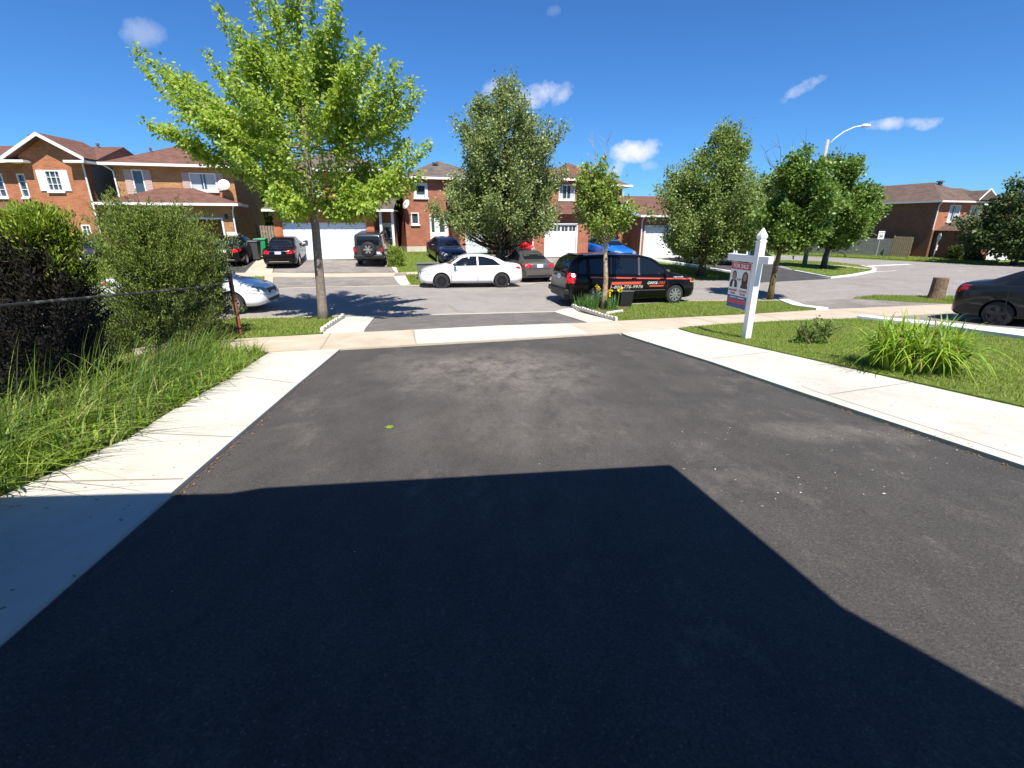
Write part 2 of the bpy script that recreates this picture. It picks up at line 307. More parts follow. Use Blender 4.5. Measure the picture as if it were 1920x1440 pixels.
# ---------------------------------------------------------------- mesh builder
class MB:
    def __init__(self): self.v = []; self.f = []
    def poly(self, pts):
        n = len(self.v); self.v += [tuple(p) for p in pts]; self.f.append(tuple(range(n, n + len(pts)))); return self
    def box(self, x0, x1, y0, y1, z0, z1):
        n = len(self.v)
        self.v += [(x0, y0, z0), (x1, y0, z0), (x1, y1, z0), (x0, y1, z0), (x0, y0, z1), (x1, y0, z1), (x1, y1, z1), (x0, y1, z1)]
        self.f += [tuple(n + i for i in q) for q in ((0, 3, 2, 1), (4, 5, 6, 7), (0, 1, 5, 4), (1, 2, 6, 5), (2, 3, 7, 6), (3, 0, 4, 7))]
        return self
    def obox(self, c, ax, ay, az):
        """box centred at c with half-axis vectors"""
        n = len(self.v); c, ax, ay, az = map(Vector, (c, ax, ay, az))
        for sz in (-1, 1):
            for sx, sy in ((-1, -1), (1, -1), (1, 1), (-1, 1)): self.v.append(tuple(c + ax * sx + ay * sy + az * sz))
        self.f += [tuple(n + i for i in q) for q in ((0, 3, 2, 1), (4, 5, 6, 7), (0, 1, 5, 4), (1, 2, 6, 5), (2, 3, 7, 6), (3, 0, 4, 7))]
        return self
    def prism(self, pts, d):
        """extrude a planar polygon by vector d"""
        n = len(self.v); k = len(pts); d = Vector(d)
        self.v += [tuple(p) for p in pts] + [tuple(Vector(p) + d) for p in pts]
        self.f.append(tuple(range(n + k - 1, n - 1, -1))); self.f.append(tuple(range(n + k, n + 2 * k)))
        for i in range(k):
            j = (i + 1) % k; self.f.append((n + i, n + j, n + k + j, n + k + i))
        return self
    def tube(self, pts, rad, n=8, cap=True):
        pts = [Vector(p) for p in pts]
        if not isinstance(rad, (list, tuple)): rad = [rad] * len(pts)
        base = len(self.v); ref = None
        for i, p in enumerate(pts):
            t = (pts[min(i + 1, len(pts) - 1)] - pts[max(i - 1, 0)])
            if t.length < 1e-9: t = Vector((0, 0, 1))
            t.normalize()
            if ref is None: ref = Vector((1, 0, 0)) if abs(t.x) < .9 else Vector((0, 1, 0))
            a = (ref - t * ref.dot(t)).normalized(); ref = a; b = t.cross(a)
            for k in range(n):
                an = 2 * math.pi * k / n; self.v.append(tuple(p + (a * math.cos(an) + b * math.sin(an)) * rad[i]))
        for i in range(len(pts) - 1):
            for k in range(n):
                j = (k + 1) % n
                self.f.append((base + i * n + k, base + i * n + j, base + (i + 1) * n + j, base + (i + 1) * n + k))
        if cap:
            self.f.append(tuple(base + k for k in range(n - 1, -1, -1))); self.f.append(tuple(base + (len(pts) - 1) * n + k for k in range(n)))
        return self
    def lathe(self, prof, c=(0, 0, 0), axis='z', n=20, cap=True):
        """prof: (radius, along)"""
        base = len(self.v); m = len(prof)
        for r, a in prof:
            for k in range(n):
                an = 2 * math.pi * k / n; u, w = r * math.cos(an), r * math.sin(an)
                p = (u, w, a) if axis == 'z' else ((a, u, w) if axis == 'x' else (w, a, u))
                self.v.append((p[0] + c[0], p[1] + c[1], p[2] + c[2]))
        for i in range(m - 1):
            for k in range(n):
                j = (k + 1) % n; self.f.append((base + i * n + k, base + i * n + j, base + (i + 1) * n + j, base + (i + 1) * n + k))
        if cap: self.f.append(tuple(base + k for k in range(n - 1, -1, -1))); self.f.append(tuple(base + (m - 1) * n + k for k in range(n)))
        return self
    def build(self, name, m, parent=None, smooth=False, loc=None, bevel=0, rot=None):
        me = bpy.data.meshes.new(name); me.from_pydata(self.v, [], self.f)
        if bevel:
            bm = bmesh.new(); bm.from_mesh(me)
            bmesh.ops.bevel(bm, geom=bm.edges[:] , offset=bevel, segments=1, affect='EDGES', profile=.5); bm.to_mesh(me); bm.free()
        return link(name, me, m, parent, smooth, loc, rot)

def link(name, me, m, parent=None, smooth=False, loc=None, rot=None, uv=True):
    o = bpy.data.objects.new(name, me); COL.objects.link(o)
    if m is not None: me.materials.append(m)
    if parent is not None: o.parent = parent
    if loc is not None: o.location = loc
    if rot is not None: o.rotation_euler = rot
    if smooth: me.polygons.foreach_set('use_smooth', [True] * len(me.polygons))
    if uv and len(me.polygons) < 40000:
        ul = me.uv_layers.new(name='UVMap'); data = np.zeros(len(me.loops) * 2, np.float32)
        for p in me.polygons:
            n = p.normal
            if abs(n.z) > .97: t, b = Vector((1, 0, 0)), Vector((0, 1, 0))
            else:
                t = Vector((-n.y, n.x, 0)).normalized(); b = n.cross(t)
            for li in p.loop_indices:
                co = me.vertices[me.loops[li].vertex_index].co
                data[li * 2] = co.dot(t); data[li * 2 + 1] = co.dot(b)
        ul.data.foreach_set('uv', data)
    me.update()
    return o
def tag(o, label=None, cat=None, group=None, kind=None):
    if label: o['label'] = label
    if cat: o['category'] = cat
    if group: o['group'] = group
    if kind: o['kind'] = kind
    return o
def thing(name, label, cat, loc=(0, 0, 0), rz=0.0, group=None):
    o = bpy.data.objects.new(name, None); COL.objects.link(o); o.location = loc; o.rotation_euler = (0, 0, rz); o.empty_display_size = .3
    return tag(o, label, cat, group)
def tri_mesh(name, V, T, m, parent=None, smooth=False):
    """V (n,3) numpy, T (k,3)"""
    me = bpy.data.meshes.new(name)
    me.vertices.add(len(V)); me.vertices.foreach_set('co', np.asarray(V, np.float32).ravel())
    me.loops.add(len(T) * 3); me.loops.foreach_set('vertex_index', np.asarray(T, np.int32).ravel())
    me.polygons.add(len(T)); me.polygons.foreach_set('loop_start', np.arange(0, len(T) * 3, 3, dtype=np.int32))
    me.polygons.foreach_set('loop_total', np.full(len(T), 3, np.int32))
    me.update(calc_edges=True); me.validate()
    return link(name, me, m, parent, smooth, uv=False)

# ---------------------------------------------------------------- terrain sheets
def drape(name, pts, m, off=.02, skirt=0.0, kind='structure', parent=None, cell=3.0):
    """lay a plan polygon on the terrain as a sheet, with a skirt down its edge"""
    bm = bmesh.new()
    vs = [bm.verts.new((p[0], p[1], 0)) for p in pts]
    f = bm.faces.new(vs); bm.normal_update()
    if f.normal.z < 0: bmesh.ops.reverse_faces(bm, faces=[f])
    xs = [p[0] for p in pts]; ys = [p[1] for p in pts]; vv = [p[1] - SL * p[0] for p in pts]
    nrm = Vector((-SL, 1, 0)).normalized(); k = math.sqrt(1 + SL * SL)
    cuts = [(Vector((0, b, 0)), nrm) for b in VB if min(vv) < b < max(vv)]
    x = math.ceil(min(xs) / cell) * cell
    while x < max(xs): cuts.append((Vector((x, 0, 0)), Vector((1, 0, 0)))); x += cell
    for co, no in cuts:
        bmesh.ops.bisect_plane(bm, geom=bm.verts[:] + bm.edges[:] + bm.faces[:], plane_co=co, plane_no=no, dist=1e-5)
    for v in bm.verts: v.co.z = gz(v.co.x, v.co.y) + off
    if skirt:
        be = [e for e in bm.edges if e.is_boundary]
        r = bmesh.ops.extrude_edge_only(bm, edges=be)
        for v in [g for g in r['geom'] if isinstance(g, bmesh.types.BMVert)]: v.co.z -= skirt
    bmesh.ops.triangulate(bm, faces=[f for f in bm.faces if len(f.verts) > 4])
    me = bpy.data.meshes.new(name); bm.to_mesh(me); bm.free()
    o = link(name, me, m, parent)
    if kind: o['kind'] = kind
    return o
def px(*pp): return [tuple(G(*p)[:2]) for p in pp]
def strip(name, pp, w, m, off, skirt=0.0, kind='structure', world=False):
    """constant width ribbon along ground points"""
    P = [Vector(p[:2]) for p in (pp if world else px(*pp))]
    L_, R_ = [], []
    for i, p in enumerate(P):
        t = (P[min(i + 1, len(P) - 1)] - P[max(i - 1, 0)]).normalized(); n = Vector((-t.y, t.x)) * w / 2
        L_.append(p + n); R_.append(p - n)
    return drape(name, [tuple(q) for q in L_ + R_[::-1]], m, off, skirt, kind)

def build_ground():
    bm = bmesh.new()
    X = [-700, -300, -120, -60] + [float(x) for x in np.arange(-40, 61, 4)] + [90, 150, 350, 800]
    V = [-400, -150] + VB + [80, 120, 200, 400, 900]
    gv = [[bm.verts.new((x, v + SL * x, gz(x, v + SL * x) - .03)) for x in X] for v in V]
    for i in range(len(V) - 1):
        for j in range(len(X) - 1): bm.faces.new((gv[i][j], gv[i][j + 1], gv[i + 1][j + 1], gv[i + 1][j]))
    me = bpy.data.meshes.new('ground'); bm.to_mesh(me); bm.free()
    link('ground', me, M['turf'])['kind'] = 'structure'
build_ground()

def vx(x, v): return (x, v + SL * x)
# the street and the side road that leaves the corner
drape('road', [vx(-90, 15.1), vx(90, 15.1), vx(90, 24.6), vx(-90, 24.6)], M['asphalt'], .0)
SIDE = [G(1440, 497)[:2], G(1500, 515)[:2], vx(17, 24.3), vx(60, 24.3), G(1960, 499)[:2], G(1870, 498)[:2], G(1700, 490)[:2], G(1480, 479)[:2], G(1400, 475.5)[:2]]
drape('side_road', SIDE, M['asphalt'], .004)

# our driveway, its concrete borders and the apron
DL = px((640, 658), (560, 727), (440, 832), (325, 935), (160, 1080), (0, 1222)); DL += [(-1.75, 0.0), (-1.4, -2.0)]
DR = px((1160, 627), (1330, 683), (1500, 743), (1700, 811), (1920, 885)); DR += [(4.2, 2.6), (4.6, -2.0)]
drape('driveway', DL + DR[::-1], M['blacktop'], .012)
LO = px((505, 664), (430, 714), (340, 765), (250, 823), (120, 885), (0, 940)); LO += [(-3.3, 1.5), (-3.0, -2)]
LI = px((638, 657.5), (556, 727), (436, 832), (319, 936), (154, 1081), (-8, 1224)); LI += [(-1.79, 0.0), (-1.44, -2)]
drape('concrete_border', LO + LI[::-1], M['concrete'], .035, .06)
RI = px((1165, 627), (1336, 683), (1507, 742), (1708, 810), (1928, 884)); RI += [(4.24, 2.6), (4.64, -2)]
RO = px((1270, 619), (1480, 668), (1700, 719), (1920, 770)); RO += [(6.6, 2.6), (7.0, -2)]
drape('concrete_border', RO + RI[::-1], M['concrete'], .035, .06)
for a, b in (((395, 905), (60, 917)), ((1560, 745), (1700, 722)), ((1330, 680), (1485, 668)), ((545, 735), (430, 716))):
    pass
strip('border_joint', [(57, 912), (345, 906)], .012, M['joint'], .0385)
strip('border_joint', [(1553, 745), (1706, 722)], .012, M['joint'], .0385)
strip('border_joint', [(1335, 676), (1440, 664)], .012, M['joint'], .0385)
strip('border_joint', [(1500, 728), (1534, 741), (1690, 792), (1842, 842), (1915, 866)], .008, M['joint'], .0385)
strip('border_joint', [(1210, 640), (1268, 631)], .010, M['joint'], .0385)
strip('border_joint', [(440, 826), (262, 818)], .010, M['joint'], .0385)
strip('border_joint', [(560, 724), (462, 711)], .010, M['joint'], .0385)
# near sidewalk
SB = px((250, 681), (460, 664), (640, 657), (780, 648.5), (1160, 626.5), (1270, 618.5), (1351, 611), (1480, 604), (1605, 599.5), (1669, 594.5), (1800, 587)) + [vx(18, 10.7), vx(40, 11)]
ST = px((250, 650), (455, 637), (620, 628), (780, 620), (940, 612.5), (1100, 607), (1240, 599), (1400, 591), (1560, 581), (1794, 571)) + [vx(18, 12.3), vx(40, 12.6)]
drape('sidewalk', SB + ST[::-1], M['walk'], .03, .05)
for a, b in (((774, 621), (781, 648)), ((1063, 608.5), (1109, 629)), ((1295, 597), (1352, 610)), ((1415, 590), (1470, 604)), ((1560, 581), (1660, 595)), ((620, 628), (600, 658))):
    strip('sidewalk_joint', [a, b], .02, M['joint'], .034)
drape('pale_slab', px((779, 648), (1062, 631), (1108, 628.5), (1064, 609), (940, 612.5), (779, 620.5)), M['concrete'], .034)
# apron and its white strips
drape('apron', px((681, 625), (704, 593), (840, 590), (1040, 585), (1102, 607), (940, 613), (780, 620.5)), M['apron'], .012)
drape('apron_strip', px((606, 628), (648, 597), (703, 595), (682, 624.5)), M['concrete'], .03, .05)
drape('apron_strip', px((1102, 607), (1040, 585.5), (1060, 580), (1078, 579), (1152, 604)), M['concrete'], .03, .05)
# lawns as raised turf sheets
LAWN = {}
def lawn(key, pts, off=.06, skirt=.12):
    LAWN[key] = pts; return drape('lawn', pts, M['turf'], off, skirt)
lawn('left_blvd', px((250, 612), (448, 600), (646, 596), (604, 628), (455, 636.5), (250, 649)), .05)
lawn('right_blvd', px((1080, 578), (1180, 573), (1290, 567), (1459, 566), (1530, 583), (1400, 590.5), (1240, 598.5), (1158, 603)), .05)
lawn('front', px((1272, 619), (1351, 611.5), (1480, 604.5), (1603, 600.5), (1700, 612), (1920, 642)) + [(9.8, 4.5), (7.2, 2.6)] + [(6.62, 2.6)] + px((1920, 771), (1700, 720), (1480, 669)), .055)
LAWN['left_verge'] = (px((505, 663), (455, 664)) + [(-6.6, 9.2), (-6.9, 12.0 - 3), (-5.0, 2.0), (-3.32, 1.5)] + px((0, 941), (120, 886), (250, 824), (340, 766), (430, 715)))
drape('verge', LAWN['left_verge'], M['verge'], .03, .08)
lawn('stump_blvd', px((1600, 560), (1640, 556), (1745, 557.5), (1830, 558)) + px((1850, 569), (1794, 570), (1690, 566)), .04)
drape('white_edging', px((1605, 600), (1622, 599.5), (1760, 612), (1920, 628), (1980, 634), (1980, 648), (1920, 641), (1760, 618)), M['white'], .12, .2)
drape('white_edging', px((1459, 566), (1530, 583), (1552, 582), (1477, 566)), M['white'], .1, .2)
drape('neighbour_driveway', px((1624, 599), (1669, 594.5), (1800, 587)) + [vx(18, 10.6), (17, 4), (9.9, 3.0)] + px((1980, 634), (1760, 612)), M['oldtop'], .008)
drape('neighbour_apron', px((1553, 582), (1500, 566), (1600, 560), (1690, 566), (1794, 570.5)), M['oldtop'], .009)
# near curb
for seg in ([(-200, 622), (250, 612), (448, 600.5), (645, 596.5)], [(1080, 578.5), (1180, 573), (1290, 567), (1459, 566)]):
    strip('curb', seg, .15, M['walk'], .07, .12)
strip('gutter_line', [(640, 596.5), (704, 593.5), (840, 590), (1040, 585), (1078, 579)], .14, M['seam'], .016)
# far side
FC = [(380, 538), (455, 537.5), (512, 541), (620, 538), (752, 536), (790, 535), (960, 533), (1040, 530)]
strip('gutter_line', FC, .2, M['walk'], .012, .02)
FS_B = px((330, 526), (430, 521), (512, 520), (620, 520), (738, 519), (790, 516), (900, 512)); FS_T = px((330, 516), (430, 512.5), (512, 512.5), (620, 513.5), (742, 512.5), (790, 510), (900, 507))
drape('sidewalk', FS_B + FS_T[::-1], M['walk'], .03, .05)
drape('far_apron', px((512, 540), (512, 520), (738, 519), (752, 536), (620, 538.5)), M['oldtop'], .01)
drape('far_driveway', px((512, 512), (520, 480), (726, 484), (742, 512)), M['oldtop'], .012)
drape('concrete_border', px((722, 484), (730, 484), (762, 512), (770, 534), (752, 536.5), (738, 519), (742, 512)), M['concrete'], .03, .05)
drape('concrete_border', px((458, 513), (494, 478), (517, 478), (511, 512)), M['walk'], .025, .04)
drape('concrete_border', px((488, 538), (497, 520), (512, 519.5), (511, 540)), M['walk'], .025, .04)
drape('black_driveway', px((330, 514), (458, 513), (494, 480), (492, 470), (300, 470)), M['sealed'], .014)
lawn('far_left', px((250, 540), (489, 537), (496, 520.5), (430, 521.5), (250, 528)), .05)
lawn('far_mid', px((735, 480), (745, 468), (810, 470), (870, 486), (850, 509), (790, 510), (747, 512)), .04)
lawn('far_mid_blvd', px((770, 534), (760, 517), (790, 516), (860, 513), (872, 533)), .05)
lawn('far_tree', px((1210, 529), (1196, 498), (1240, 497), (1372, 514), (1384, 517), (1292, 525.5)), .05)
strip('white_edging', [(1220, 487), (1290, 497), (1373, 511), (1395, 514)], .28, M['white'], .09, .15)
drape('dark_driveway', px((1230, 487), (1285, 478), (1420, 478), (1489, 508), (1556, 523), (1400, 531), (1384, 516), (1290, 496)), M['sealed'], .012)
drape('far_driveway', px((880, 512), (905, 478), (1110, 476), (1200, 484), (1215, 528), (1040, 531), (900, 534)), M['oldtop'], .01)
lawn('corner', px((1492, 509), (1446, 491), (1470, 488.5), (1560, 492), (1625, 500), (1640, 506), (1600, 514), (1560, 519)), .05)
strip('curb', [(1489, 509), (1558, 522), (1600, 517), (1636, 510), (1640, 505), (1615, 500)], .22, M['white'], .09, .12)
strip('corner_path', [(1530, 497), (1580, 500), (1632, 506)], .9, M['walk'], .066)
lawn('fence_verge', px((1400, 472.5), (1480, 476.5), (1700, 488), (1870, 496), (1872, 489), (1700, 479.5), (1480, 471.5), (1400, 470)), .05)
strip('stop_line', [(1612, 500.5), (1660, 497.5), (1706, 495.5)], .45, M['white'], .009)
for a, b in (((1790, 527), (1830, 528.5)), ((1640, 509.5), (1680, 508))): strip('lane_dash', [a, b], .12, M['white'], .009)
for seg in ([(725, 552), (880, 550), (1035, 547)], [(1290, 541), (1500, 533), (1640, 527)], [(1530, 547), (1700, 536)], [(1480, 567), (1600, 561)], [(310, 562), (700, 560)]):
    strip('road_seam', seg, .05, M['seam'], .006)
for seg in ([(780, 553), (790, 562)], [(1690, 535), (1705, 538)], [(1725, 548), (1800, 549.5)], [(840, 571), (862, 586)]):
    strip('road_crack', seg, .04, M['joint'], .008)

# ---------------------------------------------------------------- grass and other ground cover
rs = np.random.RandomState(5)
def in_poly(P, poly):
    x, y = P[:, 0], P[:, 1]; c = np.zeros(len(P), bool); n = len(poly); j = n - 1
    for i in range(n):
        xi, yi = poly[i]; xj, yj = poly[j]
        k = ((yi > y) != (yj > y)) & (x < (xj - xi) * (y - yi) / (yj - yi + 1e-12) + xi); c ^= k; j = i
    return c
def sample_poly(poly, n):
    A = np.array([p[:2] for p in poly]); lo_, hi_ = A.min(0), A.max(0); out = np.zeros((0, 2))
    while len(out) < n:
        P = rs.rand(n * 2, 2) * (hi_ - lo_) + lo_; out = np.vstack([out, P[in_poly(P, [tuple(a) for a in A])]])
    return out[:n]
def blades(P, z, h, w, lean, seg=1, m=None, name='grass', parent=None, windx=0.0, droop=.35, minlean=0.0, arch=0.0):
    """bent tapering strips: P (n,2) feet, z (n) heights, h (n) lengths"""
    n = len(P); an = rs.rand(n) * 2 * math.pi; la = (minlean + (1 - minlean) * rs.rand(n)) * lean
    dx, dy = np.cos(an) * la + windx, np.sin(an) * la
    fx, fy = -np.sin(an), np.cos(an)                       # blade width direction
    V = np.zeros((n, 2 * seg + 1, 3)); T = []
    for s in range(seg + 1):
        t = s / seg; ww = w * (1 - t * .85) if s < seg else 0
        cx = P[:, 0] + dx * h * t ** (1.6 + arch * .2); cy = P[:, 1] + dy * h * t ** (1.6 + arch * .2); cz = z + h * ((1 + arch * .25) * t - droop * la * t ** (2.2 + arch))
        if s < seg:
            V[:, 2 * s] = np.stack([cx - fx * ww / 2, cy - fy * ww / 2, cz], 1); V[:, 2 * s + 1] = np.stack([cx + fx * ww / 2, cy + fy * ww / 2, cz], 1)
        else: V[:, 2 * s] = np.stack([cx, cy, cz], 1)
    for s in range(seg - 1): T += [(2 * s, 2 * s + 1, 2 * s + 3), (2 * s, 2 * s + 3, 2 * s + 2)]
    T.append((2 * seg - 2, 2 * seg - 1, 2 * seg))
    T = (np.array(T)[None] + (np.arange(n) * (2 * seg + 1))[:, None, None]).reshape(-1, 3)
    return tri_mesh(name, V.reshape(-1, 3), T, m, parent)
gzv = np.vectorize(gz)
def lawn_grass(key, n, hmin, hmax, w, off=.05):
    P = sample_poly(LAWN[key], n)
    tag(blades(P, gzv(P[:, 0], P[:, 1]) + off, hmin + rs.rand(n) * (hmax - hmin), w, .9, 1, M['grassblade'], 'grass'), kind='stuff')
lawn_grass('front', 60000, .03, .075, .010)
lawn_grass('right_blvd', 30000, .03, .08, .014)
lawn_grass('left_blvd', 22000, .03, .08, .014)
lawn_grass('left_verge', 9000, .05, .16, .010, .02)
lawn_grass('stump_blvd', 7000, .03, .10, .016)
for k in ('far_left', 'far_mid', 'far_mid_blvd', 'far_tree', 'corner'): lawn_grass(k, 8000, .03, .09, .03)
lawn_grass('fence_verge', 8000, .04, .14, .05)

# tall grass along the fence on the left
FENCE_A, FENCE_B = Vector((-4.35, 3.6)), Vector(G(452, 633)[:2])
def tall_grass():
    verge = LAWN['left_verge']
    P = sample_poly(verge, 19000)
    d = FENCE_B - FENCE_A; nn = Vector((-d.y, d.x)).normalized()
    dist = -((P[:, 0] - FENCE_A.x) * nn.x + (P[:, 1] - FENCE_A.y) * nn.y)   # distance to the fence line, towards the drive
    along = ((P[:, 0] - FENCE_A.x) * d.x + (P[:, 1] - FENCE_A.y) * d.y) / d.length
    cl = .5 + .5 * np.sin(P[:, 0] * 7.3 + 2.1 * np.sin(P[:, 1] * 4.1)) * np.sin(P[:, 1] * 5.9 + 1.7 * np.sin(P[:, 0] * 5.3))
    keep = (dist > -.25) & (along < 6.9) & (rs.rand(len(P)) < .12 + .8 * cl ** 1.3)
    P = P[keep]; dist = dist[keep]; along = along[keep]
    n = len(P); h = (.20 + .62 * rs.rand(n) ** 2.0) * np.clip(1.2 - dist * .66, .28, 1.15) * np.clip(1.35 - along * .1, .5, 1.1)
    two = rs.rand(n) < .45 + .25 * np.sin(P[:, 0] * 3 + P[:, 1] * 2)
    for sel, mm, ln in ((two, M['tallgrass'], 1.5), (~two, M['darkgrass'], 1.2)):
        tag(blades(P[sel], gzv(P[sel, 0], P[sel, 1]) + .02, h[sel], .010 + .009 * rs.rand(sel.sum()), ln, 5, mm, 'tall_grass', windx=.3, droop=.58), kind='stuff')
    broad = P[:1500]
    tag(blades(broad, gzv(broad[:, 0], broad[:, 1]) + .02, .12 + .20 * rs.rand(len(broad)), .018 + .034 * rs.rand(len(broad)), 1.6, 5, M['lily'], 'broad_weeds', droop=.55), kind='stuff')
tall_grass()

# ---------------------------------------------------------------- trees and shrubs
def leaves_np(C, D, Nn, l, w):
    """C centres, D long axes, Nn normals, l w sizes -> folded four-point leaves"""
    S = np.cross(D, Nn); S /= (np.linalg.norm(S, axis=1, keepdims=True) + 1e-9)
    l = l[:, None]; w = w[:, None]
    V = np.stack([C - D * l * .5, C + S * w * .5 + Nn * w * .12 - D * l * .06, C + D * l * .5, C - S * w * .5 + Nn * w * .12 - D * l * .06], 1)
    n = len(C); T = (np.array([[0, 1, 2], [0, 2, 3]])[None] + (np.arange(n) * 4)[:, None, None]).reshape(-1, 3)
    return V.reshape(-1, 3), T
def unit(a): return a / (np.linalg.norm(a, axis=1, keepdims=True) + 1e-9)
def curve_pts(a, b, n, lift, wob, rng):
    a, b = Vector(a), Vector(b); L_ = (b - a).length; out = []
    for i in range(n + 1):
        t = i / n; p = a.lerp(b, t) - Vector((0, 0, lift * L_ * math.sin(math.pi * t)))
        if 0 < i < n: p += Vector([rng.uniform(-1, 1) for _ in range(3)]) * wob * L_
        out.append(p)
    return out
def finish_tree(t, wood, V, leafm, barkm, crown_name='crown'):
    wood.build('trunk', barkm, t, smooth=True)
    tri_mesh(crown_name, V[0], V[1], leafm, t)
def spray(path, n, sig, l, w, droop, start=.35):
    """leaves strewn round the outer run of a branch"""
    P = np.array([tuple(p) for p in path]); k = len(P) - 1
    t = start + (1 - start) * rs.rand(n) ** .8; f = t * k; i = np.minimum(f.astype(int), k - 1); fr = (f - i)[:, None]
    C = P[i] * (1 - fr) + P[i + 1] * fr
    tang = unit(P[i + 1] - P[i])
    off = rs.randn(n, 3) * sig * (1.15 - .55 * t)[:, None]
    D = unit(off / (sig + 1e-6) * .6 + tang * .6 + rs.randn(n, 3) * .45 + np.array([0, 0, -droop]))
    Nn = unit(rs.randn(n, 3) * .65 + np.array([0, -.45, .9]))
    return C + off, D, Nn, l * (.7 + .6 * rs.rand(n)), w * (.7 + .6 * rs.rand(n))
def pack(parts):
    C, D, Nn, l, w = (np.concatenate([p[i] for p in parts]) for i in range(5))
    return leaves_np(C, D, Nn, l, w)

def row_tree(name, label, base, rows, trunk_h, trunk_r, leafm, barkm, ncl, per, sig, l, w, seed, depth=1.0, droop=.3, group=None, lean=0.0, cat='tree', shell=.55, bare=0, bare_tips=()):
    """crown rows: (py, px left, px right) at the distance of the tree"""
    rng = random.Random(seed); t = thing(name, label, cat, base, 0, group)
    B = Vector(base); loc = lambda p: Vector(p) - B
    Rr = []
    for (py, a, b) in rows:
        A_, B_ = AT(a, py, B.y), AT(b, py, B.y); Rr.append(((A_.x + B_.x) / 2 - B.x, (B_.x - A_.x) / 2, A_.z - B.z))
    Rr.sort(key=lambda q: q[2]); zs = [q[2] for q in Rr]; cx = [q[0] for q in Rr]; rr = [q[1] for q in Rr]
    top = zs[-1]; wood = MB()
    tp = [(0, 0, -.1)]
    for i in range(1, 9):
        z = top * .93 * i / 8; k = i / 8
        xx = float(np.interp(z, [0, zs[0]] + zs, [0, cx[0] * .6] + cx)) if z > 0 else 0
        tp.append((xx * k ** .7 + rng.uniform(-1, 1) * .04, rng.uniform(-1, 1) * .05, z))
    rad = [trunk_r * 1.25] + [trunk_r * (1 - .88 * (i / 8) ** .9) for i in range(1, 9)]
    wood.tube(tp, rad, 9)
    def axis(z):
        z = max(0, min(top * .92, z)); i = min(7, int(z / (top * .93) * 8)); a, b = Vector(tp[i]), Vector(tp[i + 1]); k = (z - a.z) / max(1e-6, b.z - a.z)
        return a.lerp(b, max(0, min(1, k)))
    parts = []; wts = np.array(rr) + .15
    ph = [rng.uniform(0, 6.28) for _ in range(3)]
    for c in range(ncl):
        z = float(np.interp(rs.rand(), np.linspace(0, 1, 60), np.sort(rs.choice(np.linspace(zs[0], top, 400), 60, p=None if False else (lambda q: q / q.sum())(np.interp(np.linspace(zs[0], top, 400), zs, rr) ** 1.4 + .02)))))
        th = rng.uniform(0, 2 * math.pi); rmax = float(np.interp(z, zs, rr))
        rmax *= 1 + .15 * math.sin(3 * th + ph[0] + 1.3 * z) + .13 * math.sin(5 * th + ph[1] - 2.1 * z)
        r = rmax * (shell + (1 - shell) * rng.random() ** .6) if rng.random() < .75 else rmax * rng.random() ** .5
        r = max(.03, r - sig * .6)
        cxz = float(np.interp(z, zs, cx))
        tip = Vector((cxz + r * math.cos(th), r * math.sin(th) * depth, z))
        zo = max(trunk_h * .95, z - r * rng.uniform(.55, 1.1) - .3); zo = min(zo, z)
        o = axis(zo); path = curve_pts(o, tip, 4, .08, .03, rng)
        rb = trunk_r * .22 * (.5 + rng.random() * .5)
        wood.tube(path, [rb, rb * .8, rb * .55, rb * .35, rb * .12], 4, cap=False)
        L_ = (tip - o).length; st = max(.25, 1 - 1.7 * sig / max(L_, .01) - .15)
        parts.append(spray(path, int(per * rng.uniform(.6, 1.35)), sig, l, w, droop, st))
    for k in range(bare):
        o = axis(top * rng.uniform(.6, .85)); tip = o + Vector((rng.uniform(-1.0, .9), rng.uniform(-.4, .4), rng.uniform(.9, 1.7)))
        path = curve_pts(o, tip, 5, .06, .06, rng); wood.tube(path, [.02, .016, .012, .009, .006, .003], 4, cap=False)
        for q in range(4):
            a = path[rng.randint(2, 4)]; wood.tube(curve_pts(a, a + Vector((rng.uniform(-.4, .4), rng.uniform(-.2, .2), rng.uniform(.1, .45))), 2, 0, .05, rng), [.008, .005, .002], 3, cap=False)
    for bx, by in bare_tips:
        tip = loc(AT(bx, by, B.y + rng.uniform(-.3, .3))); o = axis(top * rng.uniform(.62, .8)); path = curve_pts(o, tip, 6, .07, .04, rng); wood.tube(path, [.022, .02, .016, .013, .010, .007, .003], 4, cap=False)
        for q in range(6):
            a = path[rng.randint(3, 5)]; wood.tube(curve_pts(a, a + Vector((rng.uniform(-.45, .45), rng.uniform(-.2, .2), rng.uniform(.05, .45))), 3, 0, .06, rng), [.009, .006, .004, .002], 3, cap=False)
    finish_tree(t, wood, pack(parts), leafm, barkm)
    return t

